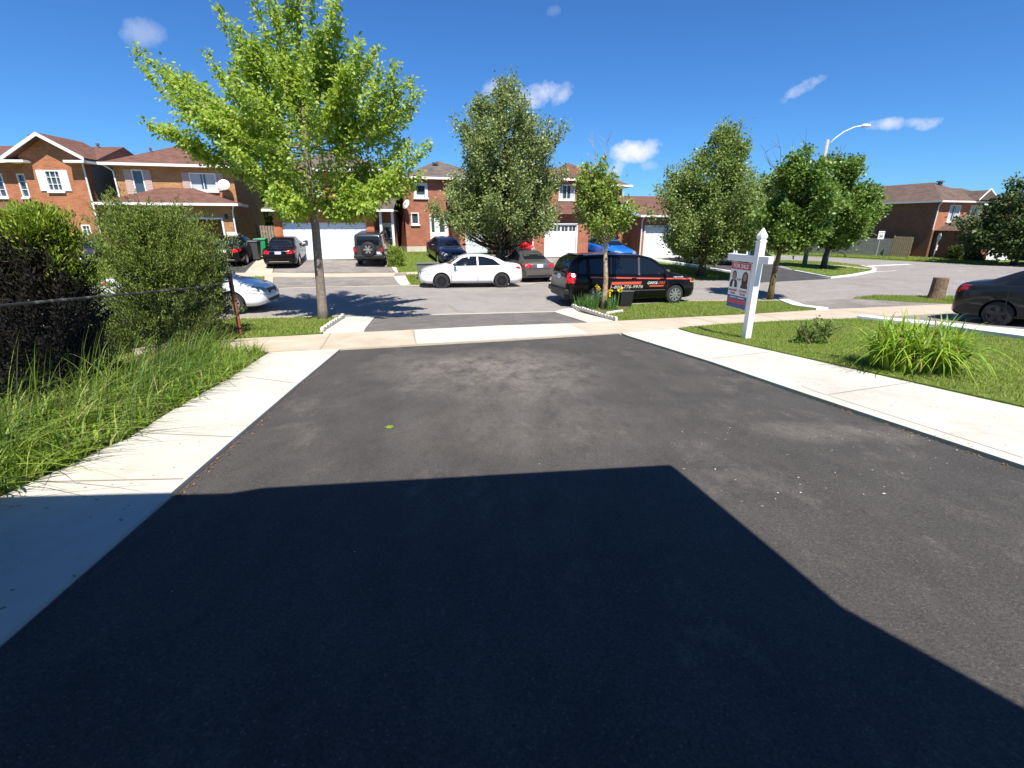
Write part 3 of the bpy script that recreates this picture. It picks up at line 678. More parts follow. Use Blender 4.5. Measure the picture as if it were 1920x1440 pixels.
def maple():
    B = G(607, 602); rng = random.Random(3)
    t = thing('maple_tree', 'tall yellow-green maple with upswept limbs on the grass strip beside the driveway apron', 'tree', B)
    wood = MB(); loc = lambda p: p - B
    fork = loc(AT(586, 385, B.y)); mid = loc(AT(596, 480, B.y)); topp = loc(AT(570, -40, B.y))
    tr = [Vector((0, 0, -.1)), Vector((.01, 0, .35)), mid, loc(AT(592, 430, B.y)), fork, loc(AT(578, 300, B.y)), loc(AT(568, 200, B.y)), loc(AT(560, 90, B.y)), topp]
    wood.tube(tr, [.19, .135, .115, .108, .10, .075, .055, .035, .012], 10)
    tips = [(250, 92), (262, 118), (306, 150), (385, 98), (362, 160), (405, 12), (440, 40), (470, -20), (500, -50), (545, -90), (585, -40), (635, -25), (640, 40), (672, 75), (712, 85), (748, 118), (775, 150), (792, 172),
            (772, 215), (805, 268), (765, 262), (790, 325), (748, 300), (738, 338), (268, 228), (300, 240), (330, 215), (400, 205), (690, 372), (440, 285), (520, 395), (470, 330), (660, 395), (620, 398), (560, 405), (545, 385), (510, 370), (700, 395), (655, 120), (600, 60), (520, 40), (430, 130)]
    parts = []
    def limb(a, b, r0, n, sig, start):
        path = curve_pts(a, b, 7, .13, .018, rng)
        wood.tube(path, [r0 * (1 - .93 * i / 7) for i in range(8)], 5, cap=False)
        L_ = (b - a).length
        parts.append(spray(path, int(n * L_), sig, .108, .066, .55, start)); return path
    for (x, y) in tips:
        dy = rng.uniform(-1.3, 1.3); tip = loc(AT(x, y, B.y + dy))
        h = rng.uniform(.30, .62) if y < 250 else rng.uniform(.02, .22)
        o = tr[4].lerp(tr[7], min(.8, h * (1.0 if y < 100 else .75)))
        path = limb(o, tip, .03, 150, .12, .25)
        for q in range(6):      # side sprays
            a = path[rng.randint(2, 5)]; d = (tip - o).normalized()
            e = a + (d * rng.uniform(.5, .9) + Vector((rng.uniform(-.4, .4), rng.uniform(-.6, .6), rng.uniform(.1, .7)))) * rng.uniform(.5, .95)
            limb(a, e, .012, 140, .10, .1)
    for k in range(46):        # inner and front/back limbs
        x, y = tips[rng.randrange(len(tips))]; f = rng.uniform(.25, .85); cxp, cyp = 560, 250
        X, Y = cxp + (x - cxp) * f, cyp + (y - cyp) * f
        tip = loc(AT(X, Y, B.y + rng.uniform(-2.6, 2.6) * (1.1 - f * .6)))
        hz = max(0, tip.z - rng.uniform(.5, 1.8)); o = Vector((0, 0, 0))
        for i in range(4, 8):
            if tr[i].z <= hz: o = tr[i].lerp(tr[i + 1], min(1, (hz - tr[i].z) / (tr[i + 1].z - tr[i].z)))
        if o.length == 0: o = tr[4]
        limb(o, tip, .016, 95, .15, .3)
    finish_tree(t, wood, pack(parts), M['maple'], M['bark_grey'])
maple()

def ground_at(pxx, Y):
    """terrain point in picture column pxx at distance Y"""
    x = 0
    for _ in range(20):
        z = gz(x, Y) - CAMZ; zc = Y * math.cos(TH) - z * math.sin(TH); x = (pxx - 960) / F * zc
    return Vector((x, Y, gz(x, Y)))
row_tree('pear_tree', 'large dense grey-green tree behind the white sedan, tallest on the far side', ground_at(938, 27.5),
         [(143, 930, 975), (160, 908, 992), (205, 858, 1015), (240, 850, 1052), (290, 858, 1050), (340, 828, 1056), (380, 812, 1062), (408, 820, 1060), (424, 848, 1034), (436, 890, 995)],
         1.3, .30, M['pear'], M['bark_dark'], 300, 185, .29, .13, .092, 11, shell=.6)
row_tree('young_tree', 'small sparse tree with peeling tan trunk standing in the iris bed', ground_at(1131, G(1134, 583).y),
         [(298, 1095, 1140), (320, 1075, 1160), (345, 1068, 1165), (375, 1060, 1190), (405, 1070, 1200), (416, 1080, 1180), (434, 1098, 1160)],
         2.3, .105, M['small'], M['bark_tan'], 125, 60, .14, .10, .07, 23, shell=.45, bare=2)
row_tree('linden_tree', 'broad green tree on the far lawn in front of the white double garage', ground_at(1312, 27.6),
         [(225, 1355, 1385), (245, 1335, 1405), (280, 1305, 1410), (310, 1265, 1408), (340, 1238, 1432), (380, 1225, 1442), (420, 1228, 1446), (455, 1240, 1440), (478, 1275, 1412)],
         1.3, .20, M['linden'], M['bark_dark'], 310, 185, .29, .13, .097, 37, shell=.6)
row_tree('leaning_tree', 'dark green tree with olive trunk behind the for sale sign', ground_at(1443, G(1443, 564).y),
         [(278, 1500, 1530), (292, 1470, 1548), (320, 1450, 1568), (360, 1442, 1580), (400, 1428, 1570), (435, 1425, 1545), (455, 1440, 1520)],
         1.9, .12, M['norway'], M['bark_olive'], 125, 150, .19, .12, .10, 51, shell=.5, bare_tips=[(1424, 268), (1455, 250), (1487, 262), (1513, 240), (1440, 292), (1590, 268)])
row_tree('corner_tree', 'dark green tree with a long right bough on the corner lawn', ground_at(1543, G(1543, 505).y),
         [(285, 1560, 1612), (305, 1540, 1615), (340, 1525, 1612), (370, 1520, 1660), (385, 1515, 1655), (420, 1510, 1645), (440, 1512, 1640), (455, 1535, 1600)],
         1.5, .19, M['norway'], M['bark_dark'], 230, 140, .27, .18, .14, 67, shell=.5)
row_tree('street_tree', 'dark tree cut by the right edge of the picture beside the far driveway', ground_at(1900, 40),
         [(330, 1895, 1960), (355, 1870, 1990), (390, 1845, 2010), (420, 1820, 2010), (450, 1812, 2000), (470, 1840, 1980)],
         1.4, .22, M['darkleaf'], M['bark_dark'], 220, 56, .40, .26, .19, 71)
for i, (x, Y, rows, lab) in enumerate((
        (505, 46, [(330, 470, 530), (360, 455, 560), (400, 452, 565), (430, 455, 560)], 'dark tree behind the wooden fence left of the maple trunk'),
        (1262, 52, [(392, 1240, 1290), (410, 1225, 1300), (428, 1225, 1300)], 'far tree seen between the brown roof and the broad tree'),
        (1436, 60, [(330, 1415, 1460), (370, 1400, 1475), (410, 1395, 1480), (440, 1400, 1475)], 'distant tree rising behind the leaning tree'))):
    row_tree('background_tree', lab, ground_at(x, Y), rows, 1.5, .2, M['darkleaf'], M['bark_dark'], 130, 50, .45, .3, .22, 90 + i, group='trees far behind the houses')

def shrub(name, label, cat, Y, rows, ncl, per, sig, l, w, leafm, seed, up=.7, dead=None, spiky=0.0):
    """a shrub of feathery shoots growing from the ground"""
    rng = random.Random(seed)
    a, b = rows[-1][1], rows[-1][2]; B = ground_at((a + b) / 2, Y); t = thing(name, label, cat, B)
    Rr = sorted([((AT(q[1], q[0], Y).x + AT(q[2], q[0], Y).x) / 2 - B.x, (AT(q[2], q[0], Y).x - AT(q[1], q[0], Y).x) / 2, AT(q[1], q[0], Y).z - B.z) for q in rows], key=lambda q: q[2])
    zs = [q[2] for q in Rr]; cx = [q[0] for q in Rr]; rr = [q[1] for q in Rr]
    wood = MB(); live = []; brown = []
    for k in range(5): wood.tube(curve_pts((rng.uniform(-.2, .2), rng.uniform(-.2, .2), -.05), (rng.uniform(-.4, .4) + cx[-1] * .6, rng.uniform(-.3, .3), zs[-1] * rng.uniform(.6, .9)), 5, 0, .03, rng), [.035, .03, .025, .018, .012, .005], 6)
    for c in range(ncl):
        z = max(.04, zs[-1] * rng.random() ** .8); rm = float(np.interp(z, zs, rr)); th = rng.uniform(0, 6.283)
        r = rm * (.35 + .65 * rng.random() ** .5) * (1 + .12 * math.sin(4 * th + 3 * z)); cz = float(np.interp(z, zs, cx))
        tip = Vector((cz + r * math.cos(th), r * math.sin(th) * .75, z))
        o = Vector((cz + (tip.x - cz) * .45, tip.y * .45, max(0, z - rng.uniform(.25, .6))))
        if rng.random() < spiky: tip = tip + Vector((tip.x - cz, tip.y, .25)).normalized() * rng.uniform(.1, .42)
        path = curve_pts(o, tip, 3, .05, .05, rng); wood.tube(path, [.008, .006, .004, .002], 3, cap=False)
        s = spray(path, int(per * rng.uniform(.6, 1.3)), sig, l, w, -up, .15)
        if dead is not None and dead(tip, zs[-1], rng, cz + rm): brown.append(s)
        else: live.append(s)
    wood.build('stems', M['bark_dark'], t, smooth=True)
    V, T = pack(live); tri_mesh('foliage', V, T, leafm, t)
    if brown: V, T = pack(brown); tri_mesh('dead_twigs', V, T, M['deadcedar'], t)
    return t
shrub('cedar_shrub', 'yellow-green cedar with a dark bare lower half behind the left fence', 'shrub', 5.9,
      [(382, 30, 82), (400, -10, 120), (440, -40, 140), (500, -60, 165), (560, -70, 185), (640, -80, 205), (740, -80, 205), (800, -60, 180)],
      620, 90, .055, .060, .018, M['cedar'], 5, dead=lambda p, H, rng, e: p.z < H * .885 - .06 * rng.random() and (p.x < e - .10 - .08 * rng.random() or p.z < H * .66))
shrub('juniper_shrub', 'feathery olive-green juniper growing through the chain link fence', 'shrub', 9.5,
      [(385, 235, 300), (400, 205, 345), (430, 185, 380), (470, 178, 405), (520, 170, 412), (580, 165, 418), (640, 170, 424), (690, 175, 426)],
      820, 78, .048, .060, .016, M['juniper'], 6, spiky=.45)
shrub('side_shrub', 'dark lower bush behind the juniper, reaching the rusty end post', 'shrub', 10.6,
      [(470, 330, 412), (500, 260, 424), (550, 220, 431), (610, 190, 437), (650, 190, 440), (680, 190, 440)], 560, 80, .06, .06, .026, M['juniper_dark'], 8)
shrub('small_bush', 'small thin bush on the front lawn behind the lily clump', 'bush', G(1512, 648).y,
      [(596, 1525, 1560), (612, 1500, 1562), (635, 1490, 1545), (648, 1495, 1530)], 80, 40, .05, .05, .03, M['linden'], 9)
shrub('dark_bush', 'round dark bush left of the far white garage door', 'bush', G(1794, 487).y, [(462, 1788, 1800), (472, 1782, 1806), (485, 1780, 1808)], 60, 50, .2, .2, .12, M['darkleaf'], 10)
shrub('dark_bush', 'low dark bush in front of the far white garage door', 'bush', G(1829, 489).y, [(474, 1826, 1834), (480, 1820, 1838), (487, 1819, 1839)], 40, 50, .16, .2, .12, M['darkleaf'], 12)
shrub('weed_clump', 'bright green weeds beside the parked off-roader on the far lawn', 'weeds', G(741, 500).y, [(462, 730, 748), (480, 727, 760), (498, 729, 752)], 90, 40, .12, .16, .05, M['tallgrass'], 13)

def fountain(name, label, cat, base, n, rad, h, w, m, lean=1.2, seed=1, droop=.35, minlean=0.0, arch=0.0):
    t = thing(name, label, cat, base); rng = np.random.RandomState(seed)
    an = rng.rand(n) * 6.283; r = rad * rng.rand(n) ** .5
    global rs
    keep = rs; rs = rng
    P = np.stack([np.cos(an) * r, np.sin(an) * r], 1)
    blades(P, np.zeros(n) - .02, h * (.6 + .6 * rng.rand(n)), w, lean, 7, m, 'leaves', t, droop=droop, minlean=minlean, arch=arch); rs = keep
    return t
LB = G(1735, 705)
fountain('daylily_clump', 'large bright green clump of arching lily leaves on the front lawn', 'plant', LB + Vector((0, .3, .05)), 680, .50, .72, .042, M['lily'], 1.45, 4, droop=.78, minlean=.18, arch=1.0)

# iris bed with its scalloped edging
def iris_bed():
    drape('flower_bed', px((1078, 577.5), (1150, 571), (1180, 580), (1165, 590), (1128, 594)), M['soil'], .07, .05)
    for i, (x, y, n) in enumerate(((1088, 578, 110), (1108, 582, 170), (1145, 584, 150), (1128, 579, 120))):
        b = G(x, y) + Vector((0, 0, .06))
        fountain('iris_plant', ['short iris leaves at the left tip of the flower bed', 'thick iris leaves left of the peeling trunk', 'iris leaves between the peeling trunk and the black box', 'iris leaves at the foot of the peeling trunk'][i], 'plant', b, n, .24, .52, .02, M['iris'], .55, 30 + i)
    for i, (x, y0, y1) in enumerate(((1121, 584, 540), (1144, 586, 545), (1162, 586, 544))):
        b = G(x - (6 if i == 2 else 0), y0) + Vector((0, 0, .05)); tp = AT(x, y1, b.y) - b
        t = thing('iris_flower', ['yellow iris flower left of the peeling trunk', 'yellow iris flower just right of the peeling trunk', 'yellow iris flower in front of the black box'][i], 'flower', b, 0, 'yellow irises in the bed')
        MB().tube([(0, 0, 0), tp * .5 + Vector((.01, 0, 0)), tp], [.008, .007, .005], 5).build('stem', M['iris'], t)
        rng = np.random.RandomState(i + 2); n = 16
        C = np.array(tp)[None] + rng.randn(n, 3) * np.array([.035, .03, .04]) + (np.array([[0, 0, -.13]]) * (np.arange(n) > 11)[:, None] if i == 1 else 0)
        V, T = leaves_np(C, unit(rng.randn(n, 3)), unit(rng.randn(n, 3)), np.full(n, .10), np.full(n, .07)); tri_mesh('petals', V, T, M['yellow'], t)
    def edging(label, a, b, n, seed, grp, s=.075):
        A, Bq = G(*a), G(*b); rng = random.Random(seed); u = (Bq - A).normalized(); v = Vector((-u.y, u.x, 0)); L_ = (Bq - A).length / n
        t = tag(thing('edging_row', label, 'edging', A, 0, grp))
        mb = MB()
        for i in range(n):
            c = (Bq - A) * ((i + .5) / n); hgt = s * rng.uniform(1.2, 1.6)
            prof = [-u * L_ * .47, -u * L_ * .47 + Vector((0, 0, hgt * .7)), -u * L_ * .2 + Vector((0, 0, hgt)), u * L_ * .2 + Vector((0, 0, hgt)), u * L_ * .47 + Vector((0, 0, hgt * .7)), u * L_ * .47]
            mb.prism([c + q - v * s * .4 + Vector((0, 0, .02)) for q in prof], v * s * .8)
        mb.build('blocks', M['stone'], t)
    edging('long scalloped stone edging along the right apron strip below the irises', (1072, 577), (1156, 604), 16, 2, 'scalloped bed edgings')
    edging('pale stone edging round the maple trunk beside the left apron strip', (604, 627), (645, 597), 9, 5, 'scalloped bed edgings', .09)
    t = thing('stone_row', 'short row of pale rough stones behind the scalloped edging', 'stones', G(1145, 592)); mb = MB(); rng = random.Random(4)
    for i in range(7):
        c = G(1140 + i * 4, 593 - i * .7) - G(1145, 592); mb.lathe([(.01, 0), (.06, .02), (.055, .09), (.02, .11)], (c.x + rng.uniform(-.02, .02), c.y, c.z + .03), n=7)
    mb.build('stones', M['stone'], t)
iris_bed()

# scattered litter on the driveway
def litter():
    n = 1300; P = sample_poly(DL[:6] + DR[:5][::-1], n); P = P[(P[:, 1] > 1.0) & (rs.rand(n) < .12 + .88 * ((P[:, 0] > 1.3) & (P[:, 1] < 4.2)))]
    wt = rs.rand(len(P)) < np.clip(.25 + (P[:, 0] + 1) * .16, .1, .9); P = P[wt]; n = len(P)
    C = np.stack([P[:, 0], P[:, 1], gzv(P[:, 0], P[:, 1]) + .018], 1)
    an = rs.rand(n) * 6.28; D = np.stack([np.cos(an), np.sin(an), np.zeros(n)], 1); Nn = unit(rs.randn(n, 3) * .15 + np.array([0, 0, 1]))
    V, T = leaves_np(C, D, Nn, .007 + .020 * rs.rand(n) ** 3, .005 + .008 * rs.rand(n) ** 2); tag(tri_mesh('petal_litter', V, T, M['chip']), kind='stuff')
    pts = []
    for i in range(300):
        left = i < 160; E_ = DL if left else DR
        t = rs.rand() ** .7 * (3.0 if left else 4.0); k = min(3, int(t)); a, b = Vector(E_[k]), Vector(E_[k + 1]); q = a.lerp(b, t - k); pts.append((q.x + (abs(rs.randn()) * .04 + .01 if left else -abs(rs.randn()) * .02 - .005), q.y))
    P = np.array(pts); n = len(P); C = np.stack([P[:, 0], P[:, 1], gzv(P[:, 0], P[:, 1]) + .02], 1)
    V, T = leaves_np(C, unit(rs.randn(n, 3) * np.array([1, 1, .2])), unit(rs.randn(n, 3) * .4 + np.array([0, 0, 1])), .014 + .018 * rs.rand(n), .008 + .010 * rs.rand(n)); tag(tri_mesh('leaf_litter', V, T, M['deadleaf']), kind='stuff')
    b = G(729, 804) + Vector((0, 0, .02)); t = thing('fallen_leaf', 'single green maple leaf lying on the black driveway', 'leaf', b)
    mb = MB()
    for k, (a, l) in enumerate(((0, .06), (.9, .05), (-.9, .05), (1.9, .035), (-1.9, .035), (3.1, .05))):
        d = Vector((math.cos(a), math.sin(a), .1 * (k % 2))); s = Vector((-d.y, d.x, 0)) * (.018 if k < 5 else .003)
        mb.poly([Vector((0, 0, .004)), d * l * .55 + s, d * l, d * l * .55 - s])
    mb.build('blade', M['lily'], t)
litter()

# ---------------------------------------------------------------- houses
class House:
    def __init__(s, name, label, loc, rz, cat='house'):
        s.t = thing(name, label, cat, loc, rz); s.walls = {}; s.rng = random.Random(len(label))
    def wall(s, key, p0, p1, z0, z1, ops=(), rev=.14):
        """wall from p0 to p1 (outside on the right hand of the walk... towards -y when walking +x)"""
        mb = s.walls.setdefault(key, MB()); p0, p1 = Vector((*p0, 0)), Vector((*p1, 0)); d = p1 - p0; L_ = d.length; d.normalize(); n = Vector((d.y, -d.x, 0))
        us = sorted({0, L_, *[o[0] for o in ops], *[o[1] for o in ops]}); zz = sorted({z0, z1, *[o[2] for o in ops], *[o[3] for o in ops]})
        P = lambda u, z, k=0: p0 + d * u - n * k + Vector((0, 0, z))
        for i in range(len(us) - 1):
            for j in range(len(zz) - 1):
                um, zm = (us[i] + us[i + 1]) / 2, (zz[j] + zz[j + 1]) / 2
                if any(o[0] < um < o[1] and o[2] < zm < o[3] for o in ops): continue
                mb.poly([P(us[i], zz[j]), P(us[i + 1], zz[j]), P(us[i + 1], zz[j + 1]), P(us[i], zz[j + 1])])
        for o in ops:
            a, b, c, e = o[:4]
            mb.poly([P(a, c), P(a, e), P(a, e, rev), P(a, c, rev)]); mb.poly([P(b, c, rev), P(b, e, rev), P(b, e), P(b, c)])
            mb.poly([P(a, e), P(b, e), P(b, e, rev), P(a, e, rev)]); mb.poly([P(a, c, rev), P(b, c, rev), P(b, c), P(a, c)])
        return lambda u, z, k=0: P(u, z, k), d, n
    def window(s, fr, o, shutters=None, cols=1, rows=1, sill=True, curtain=.5, fw=.07):
        """fr from wall(); o = (u0,u1,z0,z1)"""
        P, d, n = fr; a, b, c, e = o; up = Vector((0, 0, 1)); mb = MB()
        def bar(u0, u1, z0, z1, k0=-.035, k1=.06):
            cc = (P(u0, z0, k0) + P(u1, z1, k1)) / 2; mb.obox(cc, d * (u1 - u0) / 2, n * (k1 - k0) / 2, up * (z1 - z0) / 2)
        bar(a - .0, a + fw, c, e); bar(b - fw, b, c, e); bar(a + fw, b - fw, e - fw, e); bar(a + fw, b - fw, c, c + fw)
        for i in range(1, cols): u = a + (b - a) * i / cols; bar(u - .02, u + .02, c + fw, e - fw, .0, .045)
        for j in range(1, rows): z = c + (e - c) * j / rows; bar(a + fw, b - fw, z - .015, z + .015, .002, .043)
        f = mb.build('window', M['trim'], s.t)
        MB().poly([P(a + .02, c + .02, .055), P(b - .02, c + .02, .055), P(b - .02, e - .02, .055), P(a + .02, e - .02, .055)]).build('pane', M['glass'], f)
        if curtain:
            w = (b - a - 2 * fw) * curtain * .5
            for u0 in (a + fw, b - fw - w):
                k = 6; mc = MB()
                for i in range(k):
                    uu = u0 + w * i / k; mc.poly([P(uu, c + fw, .05 - .002 * (i % 2)), P(uu + w / k, c + fw, .05 - .002 * ((i + 1) % 2)), P(uu + w / k, e - fw, .05 - .002 * ((i + 1) % 2)), P(uu, e - fw, .05 - .002 * (i % 2))])
                mc.build('curtain', M['curtain'], f)
        if sill: MB().obox((P(a, c) + P(b, c)) / 2 + n * .03 - up * .05, d * ((b - a) / 2 + .06), n * .075, up * .05).build('sill', M['trim'], f)
        if shutters:
            sw, m_ = shutters
            for u0, u1 in ((a - sw - .02, a - .02), (b + .02, b + sw + .02)):
                q = MB(); cc = (P(u0, c) + P(u1, e)) / 2 + n * .025; q.obox(cc, d * (u1 - u0) / 2, n * .022, up * (e - c) / 2)
                for j in range(10): q.obox(P(u0, c) + d * (u1 - u0) / 2 + n * .05 + up * ((e - c) * (j + .5) / 10), d * (u1 - u0) * .38, n * .006, up * (e - c) * .035)
                q.build('shutter', m_, s.t)
    def garage(s, fr, o, m_, rows=4, cols=4, windows=False, frame=True):
        P, d, n = fr; a, b, c, e = o; up = Vector((0, 0, 1)); mb = MB(); hh_ = (e - c) / rows
        for j in range(rows):
            mb.obox((P(a, c + j * hh_, .1) + P(b, c + (j + 1) * hh_, .1)) / 2, d * (b - a) / 2, n * .02, up * (hh_ / 2 - .006))
            for i in range(cols):
                if windows and j == rows - 1: continue
                w = (b - a) / cols; mb.obox(P(a + w * (i + .5), c + hh_ * (j + .5), .078), d * w * .40, n * .008, up * hh_ * .33)
        g = mb.build('garage_door', m_, s.t)
        if windows:
            q = MB(); w = (b - a) / cols
            for i in range(cols):
                for k in range(2): q.obox(P(a + w * (i + .28 + .44 * k), c + hh_ * (rows - .5), .078), d * w * .18, n * .008, up * hh_ * .3)
            q.build('pane', M['glass'], g)
        if not frame: return
        q = MB()
        for u0, u1, z0, z1 in ((a - .09, a, c, e + .09), (b, b + .09, c, e + .09), (a, b, e, e + .09)): q.obox((P(u0, z0) + P(u1, z1)) / 2 + n * .012, d * (u1 - u0) / 2, n * .02, up * (z1 - z0) / 2)
        q.build('door_frame', M['trim'], g)
    def door(s, fr, o, m_=None, glass=True):
        P, d, n = fr; a, b, c, e = o; up = Vector((0, 0, 1)); q = MB().obox((P(a + .06, c, .08) + P(b - .06, e - .06, .08)) / 2, d * (b - a - .12) / 2, n * .025, up * (e - c - .06) / 2)
        for u0, u1, z0, z1 in ((a, a + .06, c, e), (b - .06, b, c, e), (a + .06, b - .06, e - .06, e)): q.obox((P(u0, z0) + P(u1, z1)) / 2 + n * .01, d * (u1 - u0) / 2, n * .05, up * (z1 - z0) / 2)
        dr = q.build('door', m_ or M['trim'], s.t)
        if glass: MB().obox(P((a + b) / 2, c + (e - c) * .66, .05), d * (b - a) * .22, n * .006, up * (e - c) * .22).build('pane', M['glass'], dr)
        MB().lathe([(.01, 0), (.03, .02), (.03, .05), (.012, .06)], P(b - .16, c + 1.0, .05), 'y', 8).build('handle', M['chrome'], dr)
    def roof_hip(s, x0, x1, y0, y1, z, rise, m_, ov=.4, hip=(1, 1), name='roof', ridge=None, gut=()):
        """hipped roof over a rectangle, ridge along the longer side unless told; hip flags say which ends are hipped"""
        x0 -= ov; x1 += ov; y0 -= ov; y1 += ov; w, dd = x1 - x0, y1 - y0; mb = MB(); T = .12
        ax = ridge or ('x' if w >= dd else 'y')
        if ax == 'x':
            k = min(dd / 2, w / 2 - .01); r0 = (x0 + (k if hip[0] else 0), (y0 + y1) / 2, z + rise); r1 = (x1 - (k if hip[1] else 0), (y0 + y1) / 2, z + rise)
            A, B, C, D = (x0, y0, z), (x1, y0, z), (x1, y1, z), (x0, y1, z)
            mb.poly([A, B, r1, r0]).poly([C, D, r0, r1]).poly([B, C, r1]).poly([D, A, r0])
        else:
            k = min(w / 2, dd / 2 - .01); r0 = ((x0 + x1) / 2, y0 + (k if hip[0] else 0), z + rise); r1 = ((x0 + x1) / 2, y1 - (k if hip[1] else 0), z + rise)
            A, B, C, D = (x0, y0, z), (x1, y0, z), (x1, y1, z), (x0, y1, z)
            mb.poly([B, C, r1, r0]).poly([D, A, r0, r1]).poly([A, B, r0]).poly([C, D, r1])
        r = mb.build(name, m_, s.t)
        q = MB(); g = .13
        q.box(x0, x1, y0, y1, z - .05, z - .012)
        s_ = q.build('soffit', M['soffit'], r)
        q = MB(); q.box(x0 - .1, gut[0] if gut else x1 + .1, y0 - .1, y0 - .001, z - g, z + .015)
        if not gut: q.box(x1 + .001, x1 + .1, y0 + .002, y1, z - g, z + .015); q.box(x0 - .1, x0 - .001, y0 + .002, y1, z - g, z + .015)
        q.build('gutter', M['trim'], r)
        return r
    def downspout(s, pts):
        MB().tube(pts, .045, 6).build('downspout', M['trim'], s.t)
    def vent(s, r, x, y, z0, h=.45, rad=.06):
        MB().lathe([(rad, z0), (rad, z0 + h), (rad * 1.7, z0 + h), (rad * 1.7, z0 + h + .1), (.01, z0 + h + .14)], (x, y, 0), n=10).build('vent', M['vent'], r)
    def finish(s, mats):
        for k, mb in s.walls.items(): mb.build('wall' if k != 'siding' else 'siding', mats[k], s.t)

def P3(x, y): return (x, y)
def dish(label, loc, rz, r=.33):
    t = thing('satellite_dish', label, 'satellite dish', loc, rz, 'satellite dishes on the far houses')
    prof = [(r * k / 5, -.10 * r * (k / 5) ** 2 * 3) for k in range(1, 6)]
    mb = MB(); mb.lathe(prof + [(r * .98, prof[-1][1] - .012), (.02, -.02)], (0, 0, 0), 'y', 20); o = mb.build('reflector', M['trim'], t, smooth=True); o.rotation_euler = (R(-22), 0, 0)
    MB().tube([(0, .02, -.05), (0, .16, -.12), (0, .34, -.25)], .022, 6).build('bracket', M['vent'], t)
    MB().tube([(0, -.04, -r * .9), (0, -.32, -.12), (0, -.36, -.02)], .014, 6).build('feed_arm', M['vent'], t)

